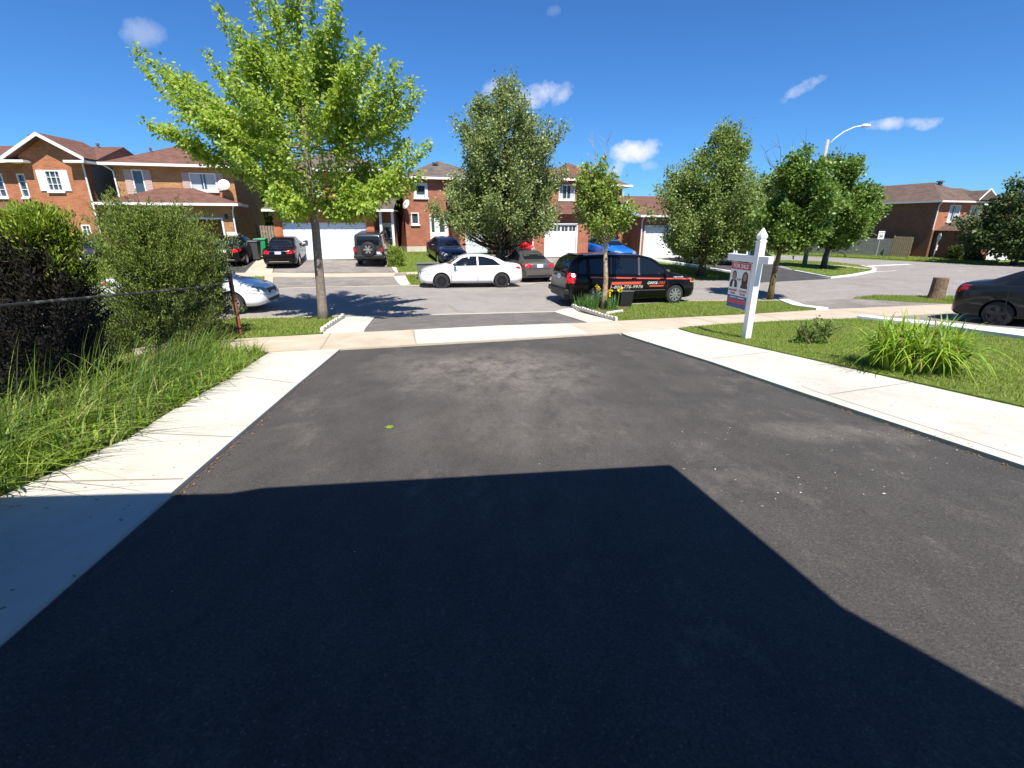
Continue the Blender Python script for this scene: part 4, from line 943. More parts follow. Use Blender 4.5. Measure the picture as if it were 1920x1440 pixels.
def houses():
    # 1: far left, orange brick with front gable and grey siding flank
    b = ground_at(200, 30.0); H = House('brick_house', 'orange brick house with a white trimmed front gable at the far left', (b.x, b.y, b.z), R(4)); e = 5.25
    # local x to the left is negative; right front corner at origin
    fr = H.wall('brick', (-3.35, 0), (0, 0), -.3, e, [(2.35, 2.85, .95, 1.75), (.4, 1.4, 0.0, 2.15), (1.12, 1.96, 3.6, 4.72)])
    H.window(fr, (1.12, 1.96, 3.6, 4.72), (.40, M['trim']), 3, 3, curtain=0); H.window(fr, (2.35, 2.85, .95, 1.75), None, 2, 3, curtain=0); H.door(fr, (.4, 1.4, 0, 2.15))
    H.wall('brick', (0, 0), (0, .5), -.3, e)
    H.wall('siding', (0, .5), (0, 5.6), .6, e); H.wall('brick', (0, .5), (0, 5.6), -.3, .6)
    H.walls['siding'].poly([(0, .4, e), (0, 6.0, e), (0, 3.17, e + 1.08)])
    # gable wall
    H.walls['brick'].poly([(-3.4, -.002, e), (.0, -.002, e), (0, -.002, e + .2), (-1.7, -.002, e + 1.2), (-3.4, -.002, e + .2)])
    fl = H.wall('brick', (-9, .9), (-3.35, .9), -.3, e, [(2.9, 3.7, 3.3, 4.6), (4.5, 4.95, 3.3, 4.6)]); H.window(fl, (2.9, 3.7, 3.3, 4.6), None, 2, 3, curtain=0); H.window(fl, (4.5, 4.95, 3.3, 4.6), None, 1, 3, curtain=0)
    H.wall('brick', (-3.35, .9), (-3.35, 0), -.3, e)
    H.wall('brick', (0, 5.6), (-9, 5.6), -.3, e); H.wall('brick', (-9, 5.6), (-9, .9), -.3, e)
    r = H.roof_hip(-9, 0, .75, 5.6, e, 1.12, M['roof_brown'], .42, (0, 0), ridge='x', gut=(-3.9,)); H.vent(r, -4.6, 2.8, e + .9, .7, .08); H.vent(r, -.9, 2.9, e + 1.0, .18, .06)
    # gable roof over the bay
    g = MB(); a0, a1, zz, pk, y0, y1 = -3.75, .35, e - .02, e + 1.22, -.5, 2.8; m_ = (a0 + a1) / 2
    g.prism([(a0, y0, zz), (m_, y0, pk), (m_, y0, pk + .12), (a0 - .1, y0, zz + .1)], (0, y1 - y0, 0)); g.prism([(a1, y0, zz), (a1 + .1, y0, zz + .1), (m_, y0, pk + .12), (m_, y0, pk)], (0, y1 - y0, 0))
    gr = g.build('roof', M['roof_brown'], H.t)
    q = MB(); q.prism([(a0 - .14, y0 - .05, zz - .06), (m_, y0 - .05, pk - .06), (m_, y0 - .05, pk + .13), (a0 - .14, y0 - .05, zz + .12)], (0, .045, 0)); q.prism([(a1 + .14, y0 - .05, zz + .12), (m_, y0 - .05, pk + .13), (m_, y0 - .05, pk - .06), (a1 + .14, y0 - .05, zz - .06)], (0, .045, 0))
    q.box(a0 - .1, a0 + 1.0, y0 - .04, y0 + .9, zz - .16, zz - .03); q.box(a1 - 1.0, a1 + .1, y0 - .04, y0 + .9, zz - .16, zz - .03)
    q.build('gable_trim', M['trim'], gr)
    lr = MB(); lr.prism([(-9, .9, 2.95), (-3.4, .9, 2.95), (-3.4, -.6, 2.55), (-9, -.6, 2.55)], (0, 0, .1)); lr.build('porch_roof', M['roof_brown'], H.t)
    H.downspout([(.02, -.06, e - .15), (.02, -.06, -.1)])
    H.finish({'brick': M['brick_orange'], 'siding': M['siding']})

    # 2: tan brick, brown hip roof, garage wing in front
    b = ground_at(222, 28.2); H = House('brick_house', 'tan brick house with brown hip roof and open dark garage on the left', (b.x, b.y, b.z + .1), R(15)); e = 5.15
    W = 6.2; gy = 0.0; uy = 2.0
    H.wall('brick', (0, uy), (W, uy), -.3, e, [(.85, 1.45, 3.5, 4.85), (3.8, 5.25, 3.75, 4.75)])
    fu = (lambda u, z, k=0: Vector((u, uy + k, z)), Vector((1, 0, 0)), Vector((0, -1, 0)))
    H.window(fu, (.85, 1.45, 3.5, 4.85), (.36, M['taupe']), 1, 1, curtain=0); H.window(fu, (3.8, 5.25, 3.75, 4.75), (.36, M['taupe']), 2, 1, curtain=.8)
    H.wall('brick', (W, uy), (W, 9), -.3, e); H.wall('brick', (W, 9), (0, 9), -.3, e); H.wall('brick', (0, 9), (0, uy), -.3, e)
    gx0, gx1, ge = .1, W + .05, 2.95
    fg = H.wall('brick', (gx0, gy), (gx1, gy), -.3, ge, [(.75, 5.55, -.3, 2.1)], .3); H.wall('brick', (gx1, gy), (gx1, uy), -.3, ge); H.wall('brick', (gx0, uy), (gx0, gy), -.3, ge)
    P, d, n = fg; up = Vector((0, 0, 1)); q = MB()
    for u0, u1, z0, z1 in ((.66, .75, -.1, 2.19), (5.55, 5.64, -.1, 2.19), (.75, 5.55, 2.1, 2.19)): q.obox((P(u0, z0) + P(u1, z1)) / 2 + n * .012, d * (u1 - u0) / 2, n * .02, up * (z1 - z0) / 2)
    fr_ = q.build('garage_frame', M['trim'], H.t)
    q = MB(); q.poly([P(.75, -.1, 5), P(5.55, -.1, 5), P(5.55, 2.1, 5), P(.75, 2.1, 5)]); q.poly([P(.75, 0, .3), P(.75, 0, 5), P(.75, 2.1, 5), P(.75, 2.1, .3)]); q.poly([P(5.55, 2.1, .3), P(5.55, 2.1, 5), P(5.55, 0, 5), P(5.55, 0, .3)]); q.poly([P(.75, 2.1, .3), P(.75, 2.1, 5), P(5.55, 2.1, 5), P(5.55, 2.1, .3)])
    q.build('garage_interior', M['black'], H.t)
    MB().obox(P(3.2, 1.15, 2.4), d * 2.3, n * .03, up * .2).build('garage_shelf', M['curtain'], H.t)
    r = H.roof_hip(0, W, uy, 9, e, 1.55, M['roof_brown'], .42); H.vent(r, 1.6, 3.4, e + .75, .2, .05)
    lr = MB(); a0, a1, y0 = gx0 - .35, gx1 + .45, gy - .45; c1, c2 = 2.3, 3.9
    lr.poly([(a0, y0, ge), (a1, y0, ge), (c2, uy - .01, ge + .95), (c1, uy - .01, ge + .95)]).poly([(a1, y0, ge), (a1, uy - .01, ge), (c2, uy - .01, ge + .95)]).poly([(a0, uy - .01, ge), (a0, y0, ge), (c1, uy - .01, ge + .95)])
    lg = lr.build('garage_roof', M['roof_brown'], H.t)
    MB().box(a0, a1, y0, uy - .02, ge - .05, ge - .012).build('soffit', M['soffit'], lg)
    q = MB(); q.box(a0 - .1, a1 + .1, y0 - .1, y0 - .001, ge - .12, ge + .015); q.box(a1 + .001, a1 + .1, y0 + .002, uy - .02, ge - .12, ge + .015); q.build('gutter', M['trim'], lg)
    H.downspout([(gx1 + .3, gy - .5, ge - .1), (gx1 + .1, gy - .1, ge - .4), (gx1 + .08, gy - .08, 0)]); H.downspout([(-.3, uy - .45, e - .1), (.0, uy - .08, e - .4), (.02, uy - .08, ge + .2)])
    MB().obox(P(5.85, 2.25) + n * .06, d * .06, n * .06, up * .13).build('wall_lamp', M['black'], H.t)
    H.finish({'brick': M['brick_tan']})
    mw = Matrix.Translation(Vector((b.x, b.y, b.z + .1))) @ Matrix.Rotation(R(15), 4, 'Z')
    dish('white satellite dish on the upper wall of the tan brick house', mw @ Vector((5.72, uy - .36, 4.05)), R(15))

    # 3: behind the maple, white double garage door
    b = G(524, 486.5); H = House('brick_house', 'bright brick house with a white double garage door behind the maple', (b.x, b.y, b.z), R(6)); e = 5.2; ge = 2.85; W = 5.75
    fg = H.wall('bright', (0, 0), (W, 0), -.3, ge - .42, [(.42, 5.3, -.3, 2.13)], .16); H.garage(fg, (.42, 5.3, -.02, 2.13), M['door_white'], 4, 8, frame=False)
    H.wall('red', (0, -.0), (W, 0), ge - .42, ge)
    for x0, x1 in ((-.03, .34), (5.4, W + .03)):
        q = MB()
        for k in range(6): q.box(x0, x1, -.03, .0, -.2 + k * .42, .205 + k * .42)
        q.build('quoin', M['brick_bright'], H.t)
    H.wall('red', (W, 0), (W, 2), -.3, ge); H.wall('red', (0, 2), (0, 0), -.3, ge)
    fu = H.wall('bright', (0, 1.8), (W + .5, 1.8), ge, e, [(1.0, 2.2, 3.7, 4.8), (3.9, 5.0, 3.7, 4.8)]); H.window(fu, (1.0, 2.2, 3.7, 4.8), (.3, M['trim']), 2, 1); H.window(fu, (3.9, 5.0, 3.7, 4.8), (.3, M['trim']), 2, 1)
    H.wall('red', (W + .5, 1.8), (W + .5, 9), -.3, e); H.wall('red', (W + .5, 9), (0, 9), -.3, e); H.wall('red', (0, 9), (0, 1.8), -.3, e)
    H.roof_hip(0, W + .5, 1.8, 9, e, 1.6, M['roof_grey'], .4)
    lr = MB(); a0, a1, y0 = -.4, W + 1.3, -.45
    lr.poly([(a0, y0, ge), (a1, y0, ge), (a1, 1.79, ge + .75), (a0, 1.79, ge + .75)]); lg = lr.build('garage_roof', M['roof_grey'], H.t)
    MB().box(a0, a1, y0, 1.78, ge - .05, ge - .012).build('soffit', M['soffit'], lg)
    MB().box(a0 - .02, a1 + .02, y0 - .1, y0 - .001, ge - .12, ge + .015).build('gutter', M['trim'], lg)
    fp = H.wall('red', (W, 1.2), (W + 1.2, 1.2), -.3, ge, [(.15, 1.05, 0, 2.1)]); H.door(fp, (.15, 1.05, 0, 2.1), M['trim'])
    for x in (W + .45, W + 1.15): MB().box(x - .07, x + .07, -.1, .05, -.2, ge - .05).build('porch_column', M['trim'], H.t)
    H.downspout([(W + .55, 1.7, e), (W + .95, 1.75, e - .55), (W + .95, 1.75, ge + .5)])
    H.finish({'bright': M['brick_bright'], 'red': M['brick_red']})

    # 4: red brick with grey-sided flank, grey roof, single garage forward
    b = G(764, 473.5); H = House('brick_house', 'red brick house with grey siding flank and pale panelled single garage', (b.x, b.y, b.z), R(22)); e = 5.1; W = 6.8
    fr = H.wall('brick', (0, 0), (W, 0), .42, e, [(.42, .98, 1.95, 2.75), (.72, 1.72, 3.75, 4.75), (1.75, 3.1, .45, 2.65), (4.4, 5.6, 3.75, 4.75)])
    H.window(fr, (.42, .98, 1.95, 2.75), None, 1, 1, curtain=0); H.window(fr, (.72, 1.72, 3.75, 4.75), None, 1, 1, curtain=0, fw=.2); H.window(fr, (4.4, 5.6, 3.75, 4.75), None, 2, 1)
    P, d, n = fr; H.door(fr, (1.75, 2.25, .45, 2.65)); H.door(fr, (2.25, 3.1, .45, 2.65))
    H.wall('base', (-.03, -.03), (3.6, -.03), -.3, .42); H.wall('base', (-.03, 9), (-.03, -.03), -.3, .42)
    H.wall('brick', (0, 9), (0, 0), .42, 2.6); H.wall('siding', (-.04, 9), (-.04, .35), 2.6, e); H.wall('brick', (0, .35), (0, 0), 2.6, e)
    H.wall('brick', (W, 0), (W, 9), 0, e); H.wall('brick', (W, 9), (0, 9), 0, e)
    MB().box(1.6, 3.4, -1.2, -.04, -.3, .4).build('step', M['concrete'], H.t)
    r = H.roof_hip(0, W, 0, 9, e, 1.5, M['roof_grey'], .35); H.vent(r, 2.9, 2.2, e + .95, .2, .14)
    gx0, gx1, gy, ge = 3.35, 6.75, -2.2, 2.7
    fg = H.wall('brick', (gx0, gy), (gx1, gy), -.3, ge, [(.5, 3.0, -.3, 2.05)]); H.garage(fg, (.5, 3.0, -.02, 2.05), M['door_pale'], 4, 3)
    H.wall('brick', (gx0, 0), (gx0, gy), -.3, ge); H.wall('brick', (gx1, gy), (gx1, 0), -.3, ge)
    lr = MB(); lr.poly([(gx0 - .35, gy - .4, ge), (gx1 + .2, gy - .4, ge), (gx1 + .2, -.02, ge + .9), (gx0 - .35, -.02, ge + .9)]); lg = lr.build('garage_roof', M['roof_grey'], H.t)
    MB().box(gx0 - .35, gx1 + .2, gy - .5, gy - .401, ge - .12, ge + .015).build('gutter', M['trim'], lg)
    MB().box(-.16, -.04, 2.6, 2.8, 1.0, 1.4).build('meter_box', M['vent'], H.t); MB().tube([(-.09, 2.7, 1.4), (-.09, 2.7, 2.5)], .03, 6).build('meter_pipe', M['galv'], H.t)
    H.finish({'brick': M['brick_red'], 'siding': M['siding'], 'base': M['concrete']})
    mw = Matrix.Translation(b) @ Matrix.Rotation(R(22), 4, 'Z')
    dish('white satellite dish seen edge-on beside the grey siding flank', mw @ Vector((.12, -.42, 3.25)), R(-40), .33)

    # 5: attached neighbour with the windowed garage door
    b = ground_at(958, 33.6); H = House('brick_house', 'red brick house with a white garage door topped by small panes', (b.x, b.y, b.z), R(13)); e = 5.1; W = 6.3
    H.wall('brick', (0, 1.6), (W, 1.6), -.3, e, [(1.0, 2.0, 3.75, 4.75), (3.8, 5.0, 3.75, 4.75)]); fu = (lambda u, z, k=0: Vector((u, 1.6 + k, z)), Vector((1, 0, 0)), Vector((0, -1, 0)))
    H.window(fu, (1.0, 2.0, 3.75, 4.75), None, 2, 1); H.window(fu, (3.8, 5.0, 3.75, 4.75), None, 2, 1)
    H.wall('brick', (W, 1.6), (W, 9), -.3, e); H.wall('brick', (W, 9), (0, 9), -.3, e); H.wall('brick', (0, 9), (0, 1.6), -.3, e)
    H.roof_hip(0, W, 1.6, 9, e, 1.2, M['roof_brown'], .35)
    fg = H.wall('brick', (1.3, -.6), (5.3, -.6), -.3, 2.75, [(.95, 3.1, -.3, 2.1)]); H.garage(fg, (.95, 3.1, -.02, 2.1), M['door_white'], 4, 4, True)
    H.wall('brick', (1.3, 1.6), (1.3, -.6), -.3, 2.75); H.wall('brick', (5.3, -.6), (5.3, 1.6), -.3, 2.75)
    lr = MB(); lr.poly([(.9, -1.0, 2.75), (5.7, -1.0, 2.75), (5.7, 1.58, 3.6), (.9, 1.58, 3.6)]).build('garage_roof', M['roof_brown'], H.t)
    H.downspout([(1.35, -.68, 2.7), (1.35, -.68, 0)])
    H.finish({'brick': M['brick_red']})

    # 6: brown hip roof with wide white garage
    b = ground_at(1206, 35.0); H = House('brick_house', 'red brick house with brown hip roof and white double garage behind the broad tree', (b.x, b.y, b.z), R(11)); ge = 2.85
    fg = H.wall('brick', (-.25, 0), (5.6, 0), -.5, ge, [(.25, 4.2, -.5, 2.1)], .2); H.garage(fg, (.25, 4.2, -.4, 2.1), M['door_white'], 4, 7)
    H.wall('brick', (-.25, 7), (-.25, 0), -.5, ge); H.wall('brick', (5.6, 0), (5.6, 9), -.5, ge)
    e = 5.1
    fu = H.wall('brick', (-6.6, 5), (.2, 5), -.5, e, [(4.7, 5.9, 3.65, 4.8), (1.5, 2.7, 3.65, 4.8)]); H.window(fu, (4.7, 5.9, 3.65, 4.8), None, 2, 1); H.window(fu, (1.5, 2.7, 3.65, 4.8), None, 2, 1)
    H.wall('brick', (.2, 5), (.2, 12), -.5, e); H.wall('brick', (.2, 12), (-6.6, 12), -.5, e); H.wall('brick', (-6.6, 12), (-6.6, 5), -.5, e)
    H.roof_hip(-6.6, .2, 5, 12, e, 1.9, M['roof_brown'], .5)
    lr = MB(); lr.poly([(-.7, -.5, ge), (6.0, -.5, ge), (6.0, 4.98, ge + 1.5), (-.7, 4.98, ge + 1.5)]); lr.poly([(-.7, -.5, ge - .03), (-.7, 4.98, ge - .03), (6, 4.98, ge - .03), (6, -.5, ge - .03)]); lg = lr.build('garage_roof', M['roof_brown'], H.t)
    q = MB(); q.box(-.72, 6.02, -.6, -.501, ge - .12, ge + .015); q.prism([(1.2, -.62, ge + .03), (4.4, -.62, ge + .03), (2.8, -.62, ge + .6)], (0, .04, 0)); q.build('gutter', M['trim'], lg)
    H.downspout([(-.3, -.35, ge), (-.33, -.08, ge - .4), (-.33, -.08, -.4)])
    MB().lathe([(.02, 0), (.07, .03), (.07, .12), (.02, .15)], (.12, -.1, 2.42), n=8).build('wall_lamp', M['trim'], H.t)
    H.finish({'brick': M['brick_red']})

    # 7: corner house across the side road
    b = G(1735, 483.5); H = House('corner_house', 'dark brown brick house with low roof across the side road at the right', (b.x, b.y, b.z), R(-30)); e = 5.2
    H.t.rotation_euler = (0, 0, R(17))
    H.wall('dark', (-.02, 16), (-.02, 0), -.3, e)
    fu = H.wall('red', (0, 0), (6.2, 0), 2.4, e, [(1.5, 3.0, 3.35, 4.85), (4.4, 5.8, 3.35, 4.85)]); H.window(fu, (1.5, 3.0, 3.35, 4.85), None, 2, 1, curtain=.7); H.window(fu, (4.4, 5.8, 3.35, 4.85), None, 3, 1)
    H.wall('red', (6.2, 0), (6.2, 16), -.3, e); H.wall('red', (6.2, 16), (0, 16), -.3, e)
    r = H.roof_hip(0, 6.2, 0, 16, e, 1.9, M['roof_umber'], .45); H.vent(r, .9, 6.5, e + .6, 1.0, .09); H.vent(r, 3.3, 2.6, e + 1.6, .3, .2)
    H.wall('dark', (-.02, 0), (.6, 0), -.3, 2.4); H.wall('dark', (.6, 0), (.6, -4), -.3, 2.55); fg = H.wall('red', (.6, -4), (6.6, -4), -.3, 2.55, [(1.0, 5.2, -.3, 2.05)]); H.garage(fg, (1.0, 5.2, -.02, 2.05), M['door_white'], 4, 6)
    H.wall('red', (6.6, -4), (6.6, 0), -.3, 2.55)
    lr = MB(); lr.poly([(.2, -4.5, 2.55), (7, -4.5, 2.55), (7, -.02, 3.9), (3.4, -.02, 3.9)]).poly([(.2, -.02, 2.55), (.2, -4.5, 2.55), (3.4, -.02, 3.9)]); lg = lr.build('garage_roof', M['roof_umber'], H.t)
    MB().box(.18, 7, -4.6, -4.501, 2.43, 2.565).build('gutter', M['trim'], lg)
    q = MB(); q.prism([(4.0, -.8, e + .1), (5.1, -.8, e + 1.0), (6.6, -.8, e + .1)], (0, 3, 0)); q.build('gable_roof', M['roof_umber'], H.t)
    q = MB(); q.prism([(3.85, -.85, e + .02), (5.1, -.85, e + 1.04), (5.1, -.85, e + 1.16), (3.85, -.85, e + .14)], (0, .045, 0)); q.prism([(6.75, -.85, e + .14), (5.1, -.85, e + 1.16), (5.1, -.85, e + 1.04), (6.75, -.85, e + .02)], (0, .045, 0)); q.build('gable_trim', M['trim'], H.t)
    H.downspout([(-.1, -.3, e - .1), (-.08, -.06, e - .4), (-.08, -.06, 2.6)])
    H.finish({'dark': M['brick_shaded'], 'red': M['brick_orange']})  # left-facing walls take the darker brick, shade put into their colour

    # 8: sliver of another house between 3 and 4 and one beyond the corner house
    b = ground_at(700, 52); H = House('far_house', 'small red brick house glimpsed between the two nearer brick houses', (b.x, b.y, b.z), R(12)); e = 4.9
    H.wall('brick', (-6, 0), (2.0, 0), -.3, e); H.wall('brick', (2.0, 0), (2.0, 8), -.3, e); H.wall('brick', (2, 8), (-6, 8), -.3, e); H.wall('brick', (-6, 8), (-6, 0), -.3, e)
    H.roof_hip(-6, 2, 0, 8, e, 1.8, M['roof_grey'], .45); H.finish({'brick': M['brick_red']})
    b = ground_at(1835, 62); H = House('far_house', 'brown roofed brick house rising behind the corner house', (b.x, b.y, b.z), R(20)); e = 5.4
    H.wall('brick', (-9, 0), (6, 0), -.3, e, [(6.2, 7.8, 3.6, 4.9)]); H.window((lambda u, z, k=0: Vector((u - 9, k, z)), Vector((1, 0, 0)), Vector((0, -1, 0))), (6.2, 7.8, 3.6, 4.9))
    H.wall('brick', (6, 0), (6, 9), -.3, e); H.wall('brick', (6, 9), (-9, 9), -.3, e); H.wall('brick', (-9, 9), (-9, 0), -.3, e)
    H.roof_hip(-9, 6, 0, 9, e, 2.1, M['roof_umber'], .5); H.finish({'brick': M['brick_orange']})

    # the house the picture is taken from: its eave shades the driveway
    H = House('own_house', 'house behind the viewer whose eave throws the shadow over the driveway', (0, 0, 0), 0)
    EZ = 2.95; k = 1 / math.tan(SUN_EL)
    off = Vector((-SUNV.x, -SUNV.y)).normalized() * k
    def eave(p, q): g = G(p, q); return Vector((g.x, g.y)) - off * (EZ - g.z)
    a, b_, c_, d_ = eave(-250, 955), eave(1268, 882), eave(1600, 1160), eave(1920, 1340); a1_, a2_ = eave(425, 938), eave(490, 927)
    e_ = d_ + (d_ - c_) * 6
    pts = [(a1_.x, a1_.y), (a2_.x, a2_.y), (b_.x, b_.y), (c_.x, c_.y), (d_.x, d_.y), (e_.x, e_.y), (e_.x, -9), (-7.5, -9), (-7.5, a.y - .25), (a.x, a.y)]
    MB().prism([(x, y, EZ) for x, y in pts], (0, 0, .14)).build('eave', M['soffit_brown'], H.t)
    fr = H.wall('brick', (-7, -1.0), (2.0, -1.0), -.3, EZ, [(4.8, 8.7, -.3, 2.15)]); H.garage(fr, (4.8, 8.7, -.02, 2.15), M['door_white'], 4, 6)
    H.wall('brick', (2.0, -1.0), (2.0, -9), -.3, EZ); H.wall('brick', (2, -9), (-7, -9), -.3, EZ); H.wall('brick', (-7, -9), (-7, -1), -.3, EZ)
    rr = MB(); zt = EZ + .145; top = [(-3, -5, EZ + 2.2), (0, -5, EZ + 2.2)]
    rr.poly([(-7.3, a.y - .9, zt), (b_.x - .3, b_.y - .9, zt), top[1], top[0]]).poly([(b_.x - .3, b_.y - .9, zt), (2.4, -8.6, zt), top[1]]).poly([(2.4, -8.6, zt), (-7.3, -8.6, zt), top[0], top[1]]).poly([(-7.3, -8.6, zt), (-7.3, a.y - .9, zt), top[0]])
    rr.build('roof', M['roof_brown'], H.t)
    H.finish({'brick': M['brick_orange']})
houses()

# ---------------------------------------------------------------- fences
def board_fence(name, label, pts, h, m_, bw=.14, gap=.015, posts=2.4, cat='fence', lattice=0):
    A = Vector(pts[0]); t = thing(name, label, cat, (A.x, A.y, gz(A.x, A.y)))
    B0 = Vector((A.x, A.y, gz(A.x, A.y))); mb = MB(); pm = []; rng = random.Random(len(label))
    for i in range(len(pts) - 1):
        a, b = Vector(pts[i]), Vector(pts[i + 1]); L_ = (b - a).length; d = (b - a) / L_; n = int(L_ / (bw + gap)); D3 = Vector((d.x, d.y, 0)); N3 = Vector((-d.y, d.x, 0))
        for k in range(n):
            q = a + d * ((k + .5) * L_ / n); z = gz(q.x, q.y); hh_ = h + rng.uniform(-.02, .02)
            mb.obox(Vector((q.x, q.y, z + hh_ / 2)) - B0, D3 * bw / 2, N3 * .012, Vector((0, 0, hh_ / 2)))
        for s in (.25, .8):
            c = (a + b) / 2; za, zb = gz(a.x, a.y) + h * s, gz(b.x, b.y) + h * s
            mb.obox(Vector((c.x, c.y, (za + zb) / 2)) - B0 + N3 * .04, Vector((b.x - a.x, b.y - a.y, zb - za)) / 2, N3 * .02, Vector((0, 0, .045)))
        k = 0
        while k <= L_: q = a + d * k; pm.append((Vector((q.x, q.y, gz(q.x, q.y))) - B0 + N3 * .06, D3, N3)); k += posts
    mb.build('boards', m_, t)
    for p, D3, N3 in pm: MB().obox(p + Vector((0, 0, (h + .08) / 2)), D3 * .05, N3 * .05, Vector((0, 0, (h + .08) / 2))).build('post', m_, t)
    return t
pp = lambda x, Y: tuple(ground_at(x, Y)[:2])
board_fence('wooden_fence', 'weathered wooden fence between the tan house and the white double garage', [pp(488, 34), pp(524, 34.5)], 1.75, M['fence_wood'])
board_fence('wooden_fence', 'weathered wooden fence beside the grey siding flank', [pp(702, 36), pp(732, 37.5)], 1.75, M['fence_wood'])
board_fence('wooden_fence', 'brown wooden fence behind the bright blue coupe', [pp(1092, 38), pp(1168, 38.5)], 1.8, M['fence_wood'], gap=.06)
board_fence('wooden_gate', 'red-stained wooden gate beside the bright blue coupe', [pp(1158, 37), pp(1176, 37)], 2.1, M['brick_orange'], cat='gate')
board_fence('grey_fence', 'long grey board fence along the side road', [tuple(G(1290, 466)[:2]), tuple(G(1480, 473.5)[:2]), tuple(G(1668, 481)[:2])], 1.75, M['fence_grey'])
board_fence('tan_fence', 'tan wooden gate standing between the grey fence and the corner house', [tuple(G(1668, 481.5)[:2]), tuple(G(1704, 483.5)[:2])], 1.95, M['fence_tan'], gap=.03)

def chain_link():
    A, B = FENCE_A, FENCE_B; A3 = Vector((A.x, A.y, gz(A.x, A.y)))
    t = thing('chain_link_fence', 'black chain link fence with a rusty end post along the left verge', 'fence', A3); d = B - A; L_ = d.length; d.normalize(); H_ = 1.22
    P = lambda s, z: Vector((A.x + d.x * s, A.y + d.y * s, gz(A.x + d.x * s, A.y + d.y * s) + z)) - A3
    mb = MB(); s = -H_; st = .075
    while s < L_:
        for sg in (1, -1):
            s0, z0, s1, z1 = s, .04, s + H_, H_
            if sg < 0: z0, z1 = z1, z0
            if s0 < 0: z0 += (0 - s0) / (s1 - s0) * (z1 - z0); s0 = 0
            if s1 > L_: z1 += (L_ - s1) / (s1 - s0) * (z1 - z0); s1 = L_
            if s1 - s0 > .05: mb.tube([P(s0, z0), P(s1, z1)], .0022, 3, cap=False)
        s += st
    mb.build('wire_mesh', M['wire'], t)
    MB().tube([P(k, H_) for k in np.linspace(0, L_, 8)], .015, 8).build('top_rail', M['rail'], t)
    for k in (0.0,): MB().tube([P(k, -.05), P(k, H_ + .03)], .028, 8).build('post', M['wire'], t)
    MB().tube([P(L_, -.05), P(L_, .95)], .045, 10).build('end_post', M['rust'], t)['label'] = 'rusty red end post'
    MB().tube([P(L_, .95), P(L_, 1.36)], .043, 10).build('post_sleeve', M['black'], t)
    MB().lathe([(.05, 0), (.05, .03), (.02, .07)], P(L_, 1.36), n=10).build('post_cap', M['black'], t)
    for k in range(4): MB().lathe([(.05, 0), (.05, .03)], P(L_, .2 + .3 * k), n=10).build('tension_band', M['wire'], t)
chain_link()

# ---------------------------------------------------------------- text
def text(name, s, size, m_, parent, mw, align='CENTER', bold=0.0, shear=0.0, ext=.001):
    c = bpy.data.curves.new('lettering', 'FONT'); c.body = s; c.size = size; c.align_x = align; c.align_y = 'CENTER'; c.extrude = ext; c.offset = bold; c.shear = shear; c.resolution_u = 2
    o = bpy.data.objects.new('lettering', c); COL.objects.link(o); dg = bpy.context.evaluated_depsgraph_get(); dg.update()
    me = bpy.data.meshes.new_from_object(o.evaluated_get(dg)); bpy.data.objects.remove(o); bpy.data.curves.remove(c)
    me.transform(mw); me.materials.clear()
    return link(name, me, m_, parent, uv=False)

# ---------------------------------------------------------------- vehicles
def pchip(x, xs, ys):
    """monotone cubic through key points; xs rising"""
    xs, ys = np.asarray(xs, float), np.asarray(ys, float); h = np.diff(xs); dl = np.diff(ys) / h; m = np.zeros(len(xs))
    for i in range(1, len(xs) - 1):
        if dl[i - 1] * dl[i] > 0: w1, w2 = 2 * h[i] + h[i - 1], h[i] + 2 * h[i - 1]; m[i] = (w1 + w2) / (w1 / dl[i - 1] + w2 / dl[i])
    m[0], m[-1] = dl[0], dl[-1]
    x = np.clip(x, xs[0], xs[-1]); i = np.clip(np.searchsorted(xs, x) - 1, 0, len(xs) - 2); t = (x - xs[i]) / h[i]
    return ys[i] * (1 + 2 * t) * (1 - t) ** 2 + m[i] * h[i] * t * (1 - t) ** 2 + ys[i + 1] * t * t * (3 - 2 * t) + m[i + 1] * h[i] * t * t * (t - 1)

SED = dict(L=4.6, W=1.80, H=1.44, wb=2.68, fx=1.36, wr=.325, zb=.20,
    top=[(-2.30, .62), (-2.27, .92), (-2.12, 1.03), (-1.72, 1.08), (-1.05, 1.33), (-.45, 1.43), (.05, 1.43), (.42, 1.36), (1.08, 1.02), (1.6, .93), (2.05, .82), (2.22, .72), (2.30, .52)],
    belt=[(-2.30, .60), (-2.2, .92), (-1.6, .97), (0, .93), (1.0, .88), (1.8, .78), (2.2, .66), (2.30, .50)],
    half=[(-2.30, .66), (-2.22, .78), (-1.8, .87), (-.8, .90), (.8, .90), (1.7, .86), (2.1, .78), (2.24, .66), (2.30, .52)],
    roof=[(-2.30, .60), (-1.75, .66), (-1.05, .58), (-.4, .60), (.1, .60), (.45, .58), (1.1, .70), (1.8, .68), (2.30, .46)],
    side=[[(-1.30, .99), (-.95, 1.24), (-.50, 1.35), (-.28, 1.36), (-.28, .97)], [(-.22, .97), (-.22, 1.36), (.08, 1.355), (.42, 1.28), (.86, 1.02), (.80, .96)]],
    ws=[(-.68, 1.03), (.68, 1.03), (.54, 1.345), (-.54, 1.345)], rw=[(-.62, 1.10), (.62, 1.10), (.50, 1.36), (-.50, 1.36)],
    seams=[.92, -.25, -1.2], tail=[(.44, .78), (.80, .80), (.82, .96), (.62, .98), (.44, .92)], head=[(.36, .62), (.74, .66), (.80, .80), (.60, .78), (.36, .70)],
    grille=[(-.34, .56), (.34, .56), (.38, .70), (-.38, .70)], plate_z=.78, head_y=[(1.80, .735), (2.16, .64), (2.22, .69), (1.98, .80), (1.84, .80)], tail_y=[(-2.26, .80), (-1.98, .86), (-1.96, .92), (-2.27, .955)])
